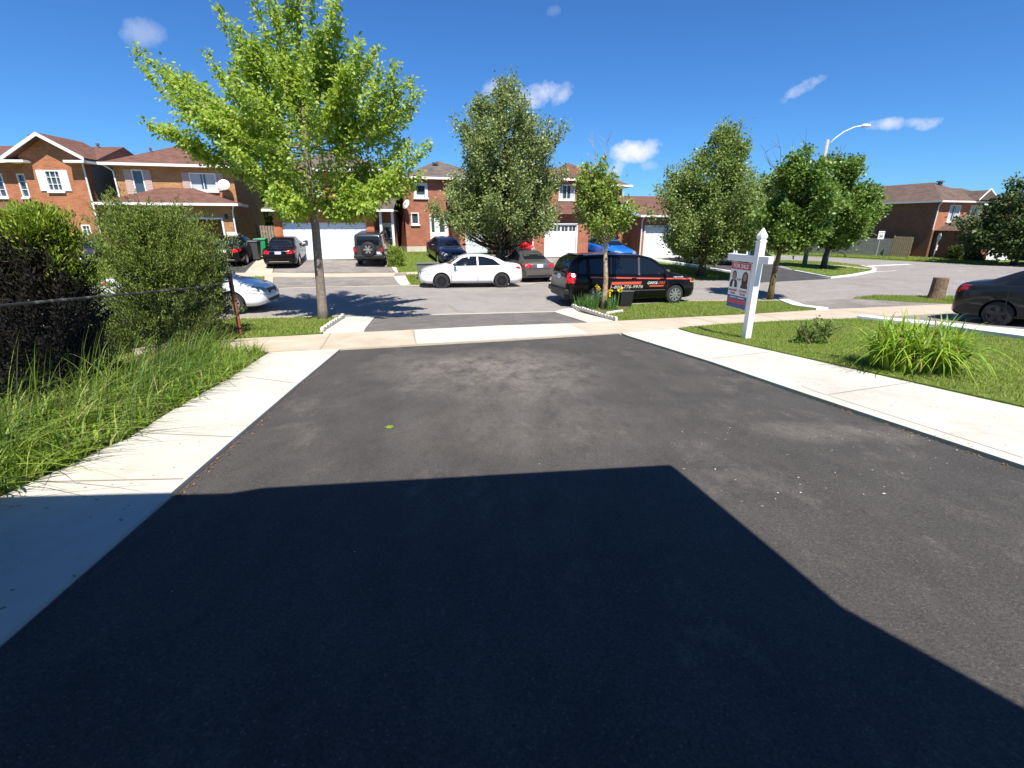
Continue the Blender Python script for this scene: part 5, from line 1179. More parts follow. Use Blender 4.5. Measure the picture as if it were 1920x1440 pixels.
VAN = dict(L=5.15, W=1.99, H=1.76, wb=3.08, fx=1.60, wr=.345, zb=.20,
    top=[(-2.57, .55), (-2.54, 1.0), (-2.48, 1.25), (-2.25, 1.62), (-2.0, 1.72), (-1.0, 1.76), (.1, 1.74), (.62, 1.66), (1.45, 1.17), (1.75, 1.09), (2.25, .98), (2.48, .84), (2.57, .55)],
    belt=[(-2.57, .55), (-2.5, 1.02), (-2.2, 1.08), (0, 1.04), (1.2, 1.0), (2.0, .92), (2.45, .80), (2.57, .52)],
    half=[(-2.57, .82), (-2.45, .93), (-1.9, .985), (0, .995), (1.7, .97), (2.2, .90), (2.45, .78), (2.57, .58)],
    roof=[(-2.57, .78), (-2.25, .76), (-1, .80), (.3, .78), (.7, .74), (1.45, .78), (2.2, .76), (2.57, .52)],
    side=[[(-2.15, 1.12), (-2.12, 1.45), (-1.95, 1.60), (-1.02, 1.64), (-1.02, 1.10)], [(-.92, 1.10), (-.92, 1.64), (.05, 1.62), (.05, 1.08)], [(.15, 1.08), (.15, 1.615), (.55, 1.56), (1.22, 1.16), (1.18, 1.08)]],
    ws=[(-.78, 1.17), (.78, 1.17), (.64, 1.62), (-.64, 1.62)], rw=[(-.74, 1.16), (.74, 1.16), (.66, 1.60), (-.66, 1.60)],
    seams=[1.22, .1, -1.0], tail=[(.76, .80), (.90, .80), (.92, 1.16), (.76, 1.16)], head=[(.45, .72), (.82, .74), (.86, .90), (.6, .90), (.45, .82)],
    grille=[(-.42, .62), (.42, .62), (.45, .84), (-.45, .84)], plate_z=.92)
JEEP = dict(L=4.2, W=1.70, H=1.84, wb=2.46, fx=1.35, wr=.40, zb=.42,
    top=[(-2.10, .6), (-2.09, 1.1), (-2.05, 1.70), (-1.9, 1.82), (-1, 1.84), (.3, 1.82), (.45, 1.76), (.78, 1.24), (.85, 1.2), (1.9, 1.12), (2.05, 1.05), (2.10, .6)],
    belt=[(-2.10, .58), (-2.05, 1.12), (-1, 1.12), (.8, 1.10), (1.9, 1.0), (2.10, .56)],
    half=[(-2.10, .80), (-2.0, .84), (0, .85), (.8, .84), (1.9, .72), (2.10, .62)],
    roof=[(-2.10, .72), (-1.9, .74), (.3, .72), (.9, .76), (2.10, .60)],
    side=[[(-1.85, 1.20), (-1.80, 1.68), (-.75, 1.70), (-.75, 1.20)], [(-.65, 1.2), (-.65, 1.7), (.28, 1.69), (.62, 1.24), (.6, 1.2)]],
    ws=[(-.66, 1.26), (.66, 1.26), (.6, 1.7), (-.6, 1.7)], rw=[(-.62, 1.22), (.62, 1.22), (.58, 1.70), (-.58, 1.70)],
    seams=[.6, -.7], tail=[(.64, .86), (.82, .86), (.82, 1.10), (.64, 1.10)], head=[(.36, .82), (.56, .82), (.56, 1.0), (.36, 1.0)], grille=[(-.3, .75), (.3, .75), (.3, 1.05), (-.3, 1.05)], plate_z=.78)
PICK = dict(L=5.8, W=2.0, H=1.92, wb=3.65, fx=1.95, wr=.40, zb=.36,
    top=[(-2.90, .6), (-2.88, 1.30), (-2.6, 1.32), (-.95, 1.34), (-.8, 1.80), (-.5, 1.90), (.4, 1.91), (.75, 1.84), (1.4, 1.32), (1.6, 1.24), (2.5, 1.16), (2.8, 1.05), (2.90, .6)],
    belt=[(-2.90, .58), (-2.8, 1.26), (0, 1.22), (1.5, 1.18), (2.6, 1.05), (2.90, .56)],
    half=[(-2.90, .90), (-2.7, .98), (0, 1.0), (2.2, .97), (2.7, .88), (2.90, .72)],
    roof=[(-2.90, .86), (-1, .88), (-.7, .76), (.5, .76), (1.4, .84), (2.90, .66)],
    side=[[(-.70, 1.30), (-.66, 1.74), (.12, 1.78), (.12, 1.28)], [(.2, 1.28), (.2, 1.78), (.62, 1.74), (1.2, 1.32), (1.15, 1.27)]],
    ws=[(-.76, 1.36), (.76, 1.36), (.62, 1.78), (-.62, 1.78)], rw=[(-.66, 1.42), (.66, 1.42), (.58, 1.74), (-.58, 1.74)],
    seams=[1.2, .16, -.75], tail=[(.84, .90), (.97, .90), (.97, 1.24), (.84, 1.24)], head=[(.5, .85), (.84, .85), (.86, 1.02), (.5, 1.02)], grille=[(-.45, .75), (.45, .75), (.45, 1.05), (-.45, 1.05)], plate_z=.8)
def variant(base, **k): d = dict(base); d.update(k); return d
def rescale(base, kz=1.0, kx=1.0, **k):
    d = dict(base)
    for key in ('top', 'belt'): d[key] = [(x * kx, z * kz) for x, z in base[key]]
    for key in ('half', 'roof'): d[key] = [(x * kx, z) for x, z in base[key]]
    d['side'] = [[(x * kx, z * kz) for x, z in q] for q in base['side']]
    for key in ('ws', 'rw', 'tail', 'head', 'grille'): d[key] = [(y, z * kz) for y, z in base[key]]
    d['seams'] = [x * kx for x in base['seams']]
    for key in ('head_y', 'tail_y'):
        if key in base: d[key] = [(x * kx, z * kz) for x, z in base[key]]; d['L'] = base['L'] * kx; d['wb'] = base['wb'] * kx; d['fx'] = base['fx'] * kx; d['H'] = base['H'] * kz; d['plate_z'] = base['plate_z'] * kz; d.update(k)
    return d

def vehicle(name, label, cat, spec, pm, loc, rz, rim='alloy', spokes=10, group=None, extra=None, skip=(), tilt=0.0, cap=None):
    S = spec; t = thing(name, label, cat, loc, rz, group); t.rotation_euler = (0, tilt, rz)
    L2 = S['L'] / 2; xs = np.unique(np.concatenate([np.linspace(-L2, L2, int(S['L'] / .05) + 1), [-L2 + .012, -L2 + .03, L2 - .012, L2 - .03]]))
    g = lambda k: pchip(xs, *zip(*S[k]))
    top, belt, half, roof = g('top'), g('belt'), g('half'), g('roof'); belt = np.minimum(belt, top - .012)
    zb = S['zb'] + .10 * np.clip((np.abs(xs) - L2 + .45) / .45, 0, 1) ** 2
    secs = []
    for i in range(len(xs)):
        w, wt, b, e, c = half[i], min(roof[i], half[i] * .97), zb[i], belt[i], top[i]; q = []
        q += [(0, b), (w * .45, b), (w * .82, b + .005), (w * .95, b + .05)]
        for f, k in ((.18, .985), (.34, 1.0), (.5, 1.004), (.66, 1.0), (.82, .992), (.93, .98)): q.append((w * k, b + .05 + (e - b - .05) * f))
        q.append((w * .955, e)); ws_ = w * .93; crown = min(.05, (c - e) * .35)
        for f in (.08, .35, .65, .9): q.append((ws_ + (wt - ws_) * f, e + (c - crown - e) * f))
        q += [(wt * .94, c - crown * .62), (wt * .8, c - crown * .28), (wt * .45, c - crown * .05), (0, c)]
        secs.append(q)
    bm = bmesh.new(); n = len(secs[0]); ring = []
    for i, q in enumerate(secs):
        ring.append([bm.verts.new((xs[i], y, z)) for y, z in q] + [bm.verts.new((xs[i], -y, z)) for y, z in q[1:-1][::-1]])
    m = len(ring[0])
    for i in range(len(ring) - 1):
        for k in range(m): bm.faces.new((ring[i][k], ring[i + 1][k], ring[i + 1][(k + 1) % m], ring[i][(k + 1) % m]))
    bm.faces.new(ring[0]); bm.faces.new(ring[-1][::-1]); bmesh.ops.recalc_face_normals(bm, faces=bm.faces[:])
    bvh = BVHTree.FromBMesh(bm)
    wr = S['wr']; ar = wr + .055; axles = [(S['fx'], wr), (S['fx'] - S['wb'], wr)]
    kill = [f for f in bm.faces if all(abs(v.co.y) > .5 * S['W'] / 2 for v in f.verts) and any(all((v.co.x - ax) ** 2 + (v.co.z - az) ** 2 < ar * ar for v in f.verts) for ax, az in axles)]
    bmesh.ops.delete(bm, geom=kill, context='FACES')
    for v in bm.verts:
        if abs(v.co.y) > .6 * S['W'] / 2:
            for ax, az in axles:
                dx, dz = v.co.x - ax, v.co.z - az; r = math.hypot(dx, dz)
                if r < ar and r > 1e-6: v.co.x, v.co.z = ax + dx / r * ar, az + dz / r * ar
    me = bpy.data.meshes.new('body'); bm.to_mesh(me); bm.free(); link('body', me, pm, t, smooth=True, uv=False)

    def patch(pname, outline, axis, s, m_, off=.006, parent=t, cell=.08):
        bm = bmesh.new()
        if axis == 'y': P = [Vector((x, s * 3, z)) for x, z in outline]; d = Vector((0, -s, 0)); cs = (Vector((1, 0, 0)), Vector((0, 0, 1)))
        elif axis == 'x': P = [Vector((s * 5, y, z)) for y, z in outline]; d = Vector((-s, 0, 0)); cs = (Vector((0, 1, 0)), Vector((0, 0, 1)))
        else: P = [Vector((x, y, 5)) for x, y in outline]; d = Vector((0, 0, -1)); cs = (Vector((1, 0, 0)), Vector((0, 1, 0)))
        bm.faces.new([bm.verts.new(p) for p in P])
        for c in cs:
            vals = [p.dot(c) for p in P]; k = math.ceil(min(vals) / cell) * cell
            while k < max(vals): bmesh.ops.bisect_plane(bm, geom=bm.verts[:] + bm.edges[:] + bm.faces[:], plane_co=c * k, plane_no=c, dist=1e-5); k += cell
        dead = []
        for v in bm.verts:
            hit, nn, _, _ = bvh.ray_cast(v.co, d)
            if hit is None: dead.append(v)
            else: v.co = hit - d * off
        bmesh.ops.delete(bm, geom=dead, context='VERTS')
        if not bm.faces: bm.free(); return None
        bm.normal_update()
        if sum((f.normal.dot(d) for f in bm.faces)) > 0: bmesh.ops.reverse_faces(bm, faces=bm.faces[:])
        r = bmesh.ops.extrude_edge_only(bm, edges=[e for e in bm.edges if e.is_boundary])
        for v in [q for q in r['geom'] if isinstance(q, bmesh.types.BMVert)]: v.co += d * (off + .012)
        bmesh.ops.triangulate(bm, faces=[f for f in bm.faces if len(f.verts) > 4])
        me = bpy.data.meshes.new(pname); bm.to_mesh(me); bm.free(); return link(pname, me, m_, parent, uv=False)
    t['_'] = 0; del t['_']
    mir = lambda o: [(-y, z) for y, z in o][::-1]
    for s in (1, -1):
        if 'head_y' in S: patch('headlight_corner', S['head_y'], 'y', s, M['lens_clear'], .007); patch('taillight_corner', S['tail_y'], 'y', s, M['lens_red'], .007)
        for q in S['side']: patch('side_window', q, 'y', s, M['carglass'], .012)
        for x in S['seams']: patch('door_seam', [(x, .30), (x + .02, .30), (x + .02, S['belt'][2][1] - .02), (x, S['belt'][2][1] - .02)], 'y', s, M['black'], .002)
        for x in S['seams'][:2]:
            zz = float(pchip(np.array([x - .2]), *zip(*S['belt']))[0]) - .10; patch('door_handle', [(x - .30, zz), (x - .12, zz), (x - .12, zz + .03), (x - .30, zz + .03)], 'y', s, pm if cap is None else cap, .025)
        if 'sill' not in skip: patch('sill', [(-S['wb'] / 2 + .35, S['zb'] + .015), (S['wb'] / 2 - .1, S['zb'] + .015), (S['wb'] / 2 - .1, S['zb'] + .09), (-S['wb'] / 2 + .35, S['zb'] + .09)], 'y', s, M['black'], .004)  # black sill strip; on the white sedan it stands in for plain shading
        if 'head_y' in S:
            for a_, b_ in ((-S['L'] / 2 + .08, S['fx'] - S['wb'] - .40), (S['fx'] + .40, S['L'] / 2 - .10)): patch('bumper_seam', [(a_, .60), (b_, .60), (b_, .614), (a_, .614)], 'y', s, M['black'], .003)
        mx = S['side'][-1][-2][0] - .10; mz = S['side'][-1][-2][1] + .03; my = float(pchip(np.array([mx]), *zip(*S['half']))[0])
        q = MB().lathe([(.02, -.07), (.075, -.05), (.085, .03), (.03, .06)], (0, 0, 0), 'x', 10); o = q.build('mirror', M['darkgrey'] if cap is None else cap, t, smooth=True, loc=(mx, s * (my + .10), mz)); o.scale = (1, 1.25, .8)
        MB().box(mx - .03, mx + .03, min(s * (my - .08), s * (my + .06)), max(s * (my - .08), s * (my + .06)), mz - .05, mz - .01).build('mirror_arm', M['black'], t)
        patch('taillight', S['tail'] if s > 0 else mir(S['tail']), 'x', -1, M['lens_red'], .008)
        patch('headlight', S['head'] if s > 0 else mir(S['head']), 'x', 1, M['lens_clear'], .008)
    patch('windshield', S['ws'], 'x', 1, M['carglass']); patch('rear_window', S['rw'], 'x', -1, M['carglass'])
    patch('grille', S['grille'], 'x', 1, M['black'], .006)
    zf = S['zb'] + .12; patch('air_intake', [(-.48, zf), (.48, zf), (.52, zf + .10), (-.52, zf + .10)], 'x', 1, M['black'], .005)
    patch('rear_valance', [(-.62, zf), (.62, zf), (.66, zf + .09), (-.66, zf + .09)], 'x', -1, M['black'], .005)
    pz = S['plate_z']; patch('licence_plate', [(-.155, pz), (.155, pz), (.155, pz + .15), (-.155, pz + .15)], 'x', -1, M['plate'], .012)
    if 'front_plate' not in skip: patch('licence_plate', [(-.155, S['zb'] + .28), (.155, S['zb'] + .28), (.155, S['zb'] + .42), (-.155, S['zb'] + .42)], 'x', 1, M['plate'], .012)
    if 'head_y' in S: patch('trunk_seam', [(-.72, .715), (.72, .715), (.72, .728), (-.72, .728)], 'x', -1, M['black'], .003)
    # wheels, wells
    rm = M['alloy'] if rim == 'alloy' else M['alloy_black']
    for ax, az in axles:
        hw = float(pchip(np.array([ax]), *zip(*S['half']))[0])
        for s in (1, -1):
            yo = s * (hw - .015); tw = .21
            mb = MB(); r = wr; c = (0, 0, 0)
            mb.lathe([(r * .60, .0), (r * .95, .012), (r, .05), (r, tw - .03), (r * .95, tw), (r * .5, tw)], c, 'y', 28, cap=False)
            o = mb.build('wheel', M['rubber'], t, smooth=False, loc=(ax, yo, az))
            if s > 0: o.rotation_euler = (0, 0, math.pi)
            q = MB(); rr = r * .66; q.lathe([(rr, .02), (rr, -.004), (rr * .91, -.002), (rr * .9, .07), (.02, .075)], c, 'y', 28, cap=False); q.lathe([(.055, -.006), (.06, .05)], c, 'y', 12)
            for k in range(spokes):
                an = 2 * math.pi * k / spokes; u = Vector((math.sin(an), 0, math.cos(an))); v = Vector((u.z, 0, -u.x)); wd = rr * 1.15 / spokes
                q.obox(u * rr * .5 + Vector((0, .012, 0)), u * rr * .46, Vector((0, .012, 0)), v * wd)
            ro = q.build('rim', rm, o)
            disc = MB().lathe([(rr * .88, .055), (rr * .88, .068)], c, 'y', 20).build('brake_disc', M['darkgrey'], o)
            w = MB(); a0 = -.25; ka = 14
            for k in range(ka):
                p0, p1 = a0 + (math.pi + .5) * k / ka, a0 + (math.pi + .5) * (k + 1) / ka
                w.poly([(ax + math.cos(p0) * ar, s * (hw - .01), az + math.sin(p0) * ar), (ax + math.cos(p1) * ar, s * (hw - .01), az + math.sin(p1) * ar), (ax + math.cos(p1) * ar, s * (hw - .34), az + math.sin(p1) * ar), (ax + math.cos(p0) * ar, s * (hw - .34), az + math.sin(p0) * ar)])
            w.poly([(ax + math.cos(a0 + (math.pi + .5) * k / 20) * ar, s * (hw - .33), az + math.sin(a0 + (math.pi + .5) * k / 20) * ar) for k in range(21)])
            w.build('wheel_well', M['black'], t)
    if extra: extra(t, patch, S, pm)
    return t

PB = paint('paint_black', (.005, .005, .006), 0, .16, .15); PW = paint('paint_white', (.80, .80, .79), 0, .3); PG = paint('paint_grey', (.15, .14, .13), .5, .3); PDG = paint('paint_charcoal', (.018, .020, .023), .3, .25, .5)
PNV = paint('paint_navy', (.010, .018, .055), .2); PR = paint('paint_red', (.60, .012, .018), .0); PBL = paint('paint_blue', (.012, .16, .62), .1); PJ = paint('paint_granite', (.04, .042, .045), .3); PDB = paint('paint_dark', (.014, .016, .02))
for _p in (PB, PDG): _p.node_tree.nodes['Principled BSDF'].inputs['IOR'].default_value = 1.27
def on_ground(p, z=0.0): return (p[0], p[1], gz(p[0], p[1]) + z)
RD = math.atan(SL)               # bearing of the street
PERP = RD + math.pi / 2          # bearing of the far driveways, away from the viewer
def dirv(a): return Vector((math.cos(a), math.sin(a)))
def place(px_, py_, along, across, rz):
    """ground point under the picture place, moved along the car and to its left"""
    g = G(px_, py_); q = Vector(g[:2]) + dirv(rz) * along + dirv(rz + math.pi / 2) * across; return on_ground(q)
def tilt_at(p, rz):
    d = dirv(rz); return -math.atan2(gz(p[0] + d.x, p[1] + d.y) - gz(p[0] - d.x, p[1] - d.y), 2)
def put(name, label, cat, spec, pm, p, rz, **k): return vehicle(name, label, cat, spec, pm, p, rz, tilt=tilt_at(p, rz), **k)

# white sedan on the far curb, facing left; near side is its left side
rz = RD + math.pi
put('parked_car', 'white sedan with black wheels parked on the far side of the street', 'car', rescale(SED, 1.0, .99), PW, place(886, 539.8, 0, -.83, rz), rz, rim='black', spokes=10, cap=None)
# grey sedan in the driveway mouth, tail to the street
rz = PERP + R(6)
put('parked_car', 'grey sedan with its tail to the street, right behind the white sedan', 'car', rescale(SED, .99), PG, place(1008, 529, 2.0, 0, rz), rz, rim='alloy')
# black sedans and the off-roader in the far driveways
def roof_sign(t, patch, S, pm):
    MB().box(-.12, .12, -.30, .30, 1.44, 1.46).build('sign_base', M['black'], t); MB().prism([(-.08, -.28, 1.46), (.08, -.28, 1.46), (.05, -.24, 1.62), (-.05, -.24, 1.62)], (0, .52, 0)).build('roof_sign', M['trim'], t)
def chrome_strip(t, patch, S, pm):
    patch('chrome_strip', [(-.5, .40), (.5, .40), (.5, .425), (-.5, .425)], 'x', -1, M['chrome'], .012); patch('chrome_strip', [(-.46, .935), (.46, .935), (.46, .955), (-.46, .955)], 'x', -1, M['chrome'], .012)
    MB().tube([(-2.3, .05 * math.cos(a), .99 + .05 * math.sin(a)) for a in np.linspace(0, 6.28, 12)], .007, 5).build('emblem', M['chrome'], t)
rz = PERP + R(2)
put('parked_car', 'black sedan with a white roof sign on the black driveway', 'car', rescale(SED, 1.02), PB, place(424, 502, 2.3, 0, rz), rz, extra=lambda *a: (roof_sign(*a), chrome_strip(*a)))
put('parked_car', 'black sedan with wide red tail lights at the left of the white double garage', 'car', rescale(SED, 1.03, 1.05), PB, place(526, 505, 2.4, 0, rz), rz, extra=chrome_strip)
def jeep_extra(t, patch, S, pm):
    c = (-2.24, -.02, 1.02); sp = MB().lathe([(.22, -.11), (.36, -.10), (.40, -.05), (.40, .07), (.36, .11), (.2, .11)], c, 'x', 28, cap=False).build('spare_wheel', M['rubber'], t)
    q = MB(); q.lathe([(.25, -.125), (.25, -.10), (.02, -.10)], c, 'x', 24, cap=False)
    o = q.build('spare_rim', M['alloy_black'], sp); q = MB()
    for k in range(6):
        a = k * math.pi / 3
        for s in (-.16, .16): u = Vector((0, math.cos(a + s), math.sin(a + s))); q.obox(Vector(c) + Vector((-.125, 0, 0)) + u * .14, Vector((.014, 0, 0)), u * .10, u.cross(Vector((1, 0, 0))) * .018)
    q.lathe([(.05, -.15), (.05, -.10)], c, 'x', 12); q.build('spare_spokes', M['alloy'], sp)
    for s in (1, -1):
        for ax in (S['fx'], S['fx'] - S['wb']):
            f = MB(); k = 8; r0, r1 = .455, .50
            for i in range(k):
                a0, a1 = math.pi * (.05 + .9 * i / k), math.pi * (.05 + .9 * (i + 1) / k)
                f.prism([(ax + math.cos(a) * r, s * .80, .40 + math.sin(a) * r) for a, r in ((a0, r0), (a1, r0), (a1, r1), (a0, r1))], (0, s * .16, 0))
            f.build('fender_flare', M['black'], t)
        MB().box(-2.16, -2.08, s * .74 - .09, s * .74 + .09, .84, 1.12).build('taillight_housing', M['black'], t)
        MB().box(-2.175, -2.161, s * .74 - .06, s * .74 + .06, .87, 1.09).build('taillight_lens', M['lens_red'], t)
    MB().box(-2.30, -2.08, -.82, .82, .50, .68).build('rear_bumper', M['black'], t, bevel=.02)
    MB().box(-2.12, -2.09, -.72, -.44, .72, .86).build('plate', M['plate'], t)
rz = PERP - R(6)
put('off_road_car', 'dark grey boxy off-roader with spare wheel on its tail before the white garage', 'car', JEEP, PJ, place(695, 500.5, 2.0, 0, rz), rz, rim='black', spokes=6, extra=jeep_extra)
# cars nosing towards the street
FN = PERP + math.pi
put('parked_car', 'dark navy sedan nose to the street beside the pale single garage', 'car', rescale(SED, 1.0), PNV, place(852, 500, -2.4, .1, FN + R(10)), FN + R(10))
COUPE = rescale(SED, .96, 1.03, roof=[(-2.37, .60), (-1.80, .62), (-1.08, .52), (-.4, .54), (.1, .54), (.46, .52), (1.13, .70), (1.85, .68), (2.37, .46)])
def coupe_front(t, patch, S, pm):
    patch('hood_scoop', [(1.2, -.25), (1.9, -.2), (1.9, .2), (1.2, .25)], 'z', 1, M['black'] if False else pm, .03)
put('sports_car', 'red coupe parked behind the grey sedan', 'car', COUPE, PR, place(984, 488, -2.1, 0, FN + R(14)), FN + R(14), rim='black', spokes=5)
put('sports_car', 'bright blue coupe parked behind the black van', 'car', COUPE, PBL, place(1172, 493, -2.1, 0, FN + R(16)), FN + R(16), rim='black', spokes=5)
# black minivan with lettering
def van_extra(t, patch, S, pm):
    Y = -S['W'] / 2; X90 = Matrix.Rotation(math.pi / 2, 4, 'X')
    for s in (-1, 1):
        patch('orange_stripe', [(-1.75, .985), (2.42, .868), (2.42, .91), (-1.75, 1.03)], 'y', s, M['orange'], .008)
        patch('window_trim', [(-1.0, 1.08), (-.93, 1.08), (-.93, 1.66), (-1.0, 1.66)], 'y', s, M['darkgrey'], .010); patch('window_trim', [(.06, 1.06), (.14, 1.06), (.14, 1.64), (.06, 1.64)], 'y', s, M['darkgrey'], .010)
        patch('body_moulding', [(-.95, .52), (1.15, .52), (1.15, .55), (-.95, .55)], 'y', s, M['darkgrey'], .012)
    for nm, s_, sz, m_, x, z, sh in (('phone_lettering', '1-800-776-9976', .150, M['van_decal'], -.40, .66, .25), ('lettering', 'ONYX-', .135, M['decal'], .62, .78, .3), ('lettering', 'FIRE', .135, M['orange'], .98, .78, .3), ('small_lettering', '1-800-776-9976', .062, M['decal'], 1.62, .975, 0)):
        text(nm, s_, sz, m_, t, Matrix.Translation((x, Y - .012, z)) @ X90 @ Matrix.Diagonal((1.32 if sz > .14 else 1, 1, 1, 1)), bold=.001, shear=sh)
    q = MB(); q.prism([(-.98, Y - .011, .745), (.16, Y - .011, .745), (.19, Y - .011, .84), (-.95, Y - .011, .84)], (0, .006, 0)); q.build('orange_decal', M['orange'], t)
    q = MB(); q.prism([(.50, Y - .011, .655), (1.05, Y - .011, .655), (1.07, Y - .011, .70), (.52, Y - .011, .70)], (0, .006, 0)); q.build('orange_decal', M['orange'], t)
    for s in (-1, 1):
        pass
        patch('marker_light', [(2.20, .78), (2.40, .76), (2.42, .86), (2.22, .88)], 'y', s, M['lens_amber'], .008)
        patch('taillight_side', [(-2.56, .82), (-2.30, .82), (-2.26, 1.14), (-2.50, 1.16)], 'y', s, M['lens_red'], .008)
    MB().box(-2.64, -2.45, -.9, .9, .42, .60).build('rear_bumper', M['black'], t, bevel=.03)
    MB().box(-2.10, -1.9, -.6, .6, 1.72, 1.745).build('spoiler', PB, t)
rz = RD + R(3)
put('black_van', 'black minivan with an orange stripe and lettering parked at the near curb', 'van', VAN, PB, place(1188, 573.5, 0, .92, rz), rz, spokes=9, extra=van_extra)
# white car whose nose shows past the fence
rz = RD - R(4)
put('parked_car', 'white car whose nose shows past the rusty fence post', 'car', rescale(SED, 1.02), PW, place(452, 590, -1.55, .85, rz), rz)
# dark car behind the cedar, pick-up and others
put('parked_car', 'dark car half hidden behind the cedar and juniper', 'car', rescale(SED, 1.06), PDB, on_ground(ground_at(172, 26.0)), FN + R(8))
def step_bar(t, patch, S, pm):
    for s in (-1, 1): MB().tube([(-.9, s * .98, .42), (1.1, s * .98, .42)], .05, 8).build('step_bar', M['chrome'], t)
put('pickup_truck', 'black pickup with chrome step bar on the dark driveway behind the broad tree', 'pickup', PICK, PB, on_ground(ground_at(1346, 33.5)), R(-8), extra=step_bar)
put('parked_car', 'dark blue car with red tail lights beside the black pickup', 'car', rescale(SED, 1.12), PNV, on_ground(ground_at(1400, 38)), R(80))
# charcoal sedan on the next driveway, cut by the right edge
rz = R(-62)
put('parked_car', 'charcoal sedan cut by the right edge on the neighbouring driveway', 'car', rescale(SED, 1.09, 1.05), PDG, place(1874, 617, -1.5, .80, rz) if False else on_ground((14.0, 11.5)), rz, rim='black', spokes=5)
put('parked_car', 'dark car under the tree at the far right driveway', 'car', rescale(SED, 1.0), PDB, on_ground(ground_at(1945, 42)), R(8))

# ---------------------------------------------------------------- for sale sign
def sale_sign():
    b = G(1398, 639); rz = math.atan2(.2, .98); t = thing('sale_sign', 'white wooden sign post with a hanging for sale panel on the front lawn', 'sign', b, rz)
    w = .068
    MB().box(-w, w, -w, w, -.1, 2.0).build('post', M['white'], t, bevel=.006)
    MB().lathe([(.09, 1.99), (.105, 2.0), (.105, 2.03), (.07, 2.05)], (0, 0, 0), n=4).build('cap_base', M['white'], t, rot=(0, 0, math.pi / 4))
    q = MB(); q.lathe([(.075, 2.04), (.105, 2.10), (.10, 2.13), (.012, 2.27)], (0, 0, 0), n=4); q.build('finial', M['white'], t, rot=(0, 0, math.pi / 4))
    MB().box(-w + .012, w - .012, -.36, .92, 1.60, 1.74).build('arm', M['white'], t, bevel=.006)   # runs away from the street side
    for y in (.30, .38, .72, .80): MB().box(-.012, .012, y - .012, y + .012, 1.742, 1.80).build('bolt', M['white'], t)
    pn = MB().box(-.012, .012, .16, .80, .62, 1.57).build('panel', M['trim'], t)
    for y in (.24, .72): MB().tube([(0, y, 1.565), (0, y, 1.605)], .006, 6).build('hook', M['galv'], pn)
    # printed side faces -x; from there the far edge is on the left
    FX = -.0135
    def plate(nm, m_, y0, y1, z0, z1, k=0): MB().box(FX - .001 * (k + 1), FX + .001, min(y0, y1), max(y0, y1), z0, z1).build(nm, m_, pn)
    plate('red_band', M['red_sign'], .165, .795, 1.43, 1.565); plate('navy_band', M['navy'], .165, .795, .80, .88); plate('red_strip', M['red_sign'], .165, .795, .725, .798); plate('navy_strip', M['navy'], .165, .795, .625, .723)
    mw = lambda y, z: Matrix.Translation((FX - .003, y, z)) @ Matrix(((0, 0, -1, 0), (-1, 0, 0, 0), (0, 1, 0, 0), (0, 0, 0, 1)))
    text('lettering', 'FOR SALE', .115, M['decal'], pn, mw(.48, 1.497), bold=.002)
    text('lettering', 'MANDEEP', .062, M['red_sign'], pn, mw(.64, .985), bold=.001); text('lettering', 'TOOR', .062, M['suit'], pn, mw(.64, .92), bold=.001)
    text('lettering', 'JAYWOR', .062, M['red_sign'], pn, mw(.31, .985), bold=.001); text('lettering', 'TOOR', .062, M['suit'], pn, mw(.31, .92), bold=.001)
    text('lettering', 'TEAM', .062, M['suit'], pn, mw(.49, 1.22)); text('lettering', '416.828.7176  416.838.4846', .043, M['decal'], pn, mw(.48, .84), bold=.001)
    def blob(nm, m_, cy, cz, ry, rz_, k, sq=2.0, z_lo=None):
        P = []
        for i in range(28):
            a = 2 * math.pi * i / 28; c, s = math.cos(a), math.sin(a); y = cy + ry * math.copysign(abs(c) ** (2 / sq), c); z = cz + rz_ * math.copysign(abs(s) ** (2 / sq), s)
            P.append((FX - .001 * k, y, z if z_lo is None else max(z_lo, z)))
        MB().prism(P, (.0008 * k, 0, 0)).build(nm, m_, pn)
    blob('portrait_suit', M['suit'], .65, 1.06, .125, .16, 1, 2.6, 1.05); blob('portrait_shirt', M['decal'], .65, 1.10, .03, .09, 2, 2, 1.05); blob('portrait_hair', M['hair'], .65, 1.30, .070, .095, 2); blob('portrait_face', M['skin_a'], .65, 1.275, .060, .088, 3)
    blob('portrait_hair', M['hair'], .30, 1.22, .095, .175, 1, 2.4, 1.05); blob('portrait_face', M['skin_a'], .30, 1.285, .052, .080, 3); blob('portrait_dress', M['suit'], .30, 1.05, .11, .10, 2, 2.6, 1.05)
sale_sign()

# ---------------------------------------------------------------- street furniture
def lamp_post():
    b = G(1508, 497); b = ground_at(1508, b.y); top = AT(1570, 262, b.y) - b; H_ = top.z
    t = thing('street_lamp', 'concrete street lamp post rising behind the trees with a curved white arm', 'street lamp', b)
    MB().tube([(0, 0, -.1), (0, 0, H_ * .5), (0, 0, H_)], [.17, .14, .10], 12).build('pole', M['pole'], t, smooth=True)
    e = AT(1612, 233, b.y) - b; L_ = e.x
    pts = [Vector((.08, 0, H_ - .35)), Vector((.5, 0, H_ + .1)), Vector((1.0, -.1, H_ + .50)), Vector((1.6, -.2, H_ + .78)), Vector((2.1, -.3, H_ + .86))]
    MB().tube(pts, .04, 8).build('arm', M['trim'], t, smooth=True)
    h = MB(); h.lathe([(.05, 0), (.10, .06), (.12, .3), (.10, .55), (.04, .62)], (2.05, -.3, H_ + .86), 'x', 12); o = h.build('lamp_head', M['trim'], t, smooth=True)
    MB().box(-.22, .22, -.24, -.2, 1.9, 2.5).build('notice', M['trim'], t)
lamp_post()
def road_sign(label, xb, yb, panel, group=None):
    b = G(xb, yb); t = thing('road_sign', label, 'road sign', b)
    return b, t
b, t = road_sign('white speed limit sign reading fifty beside the grey fence', 1642, 482, 0)
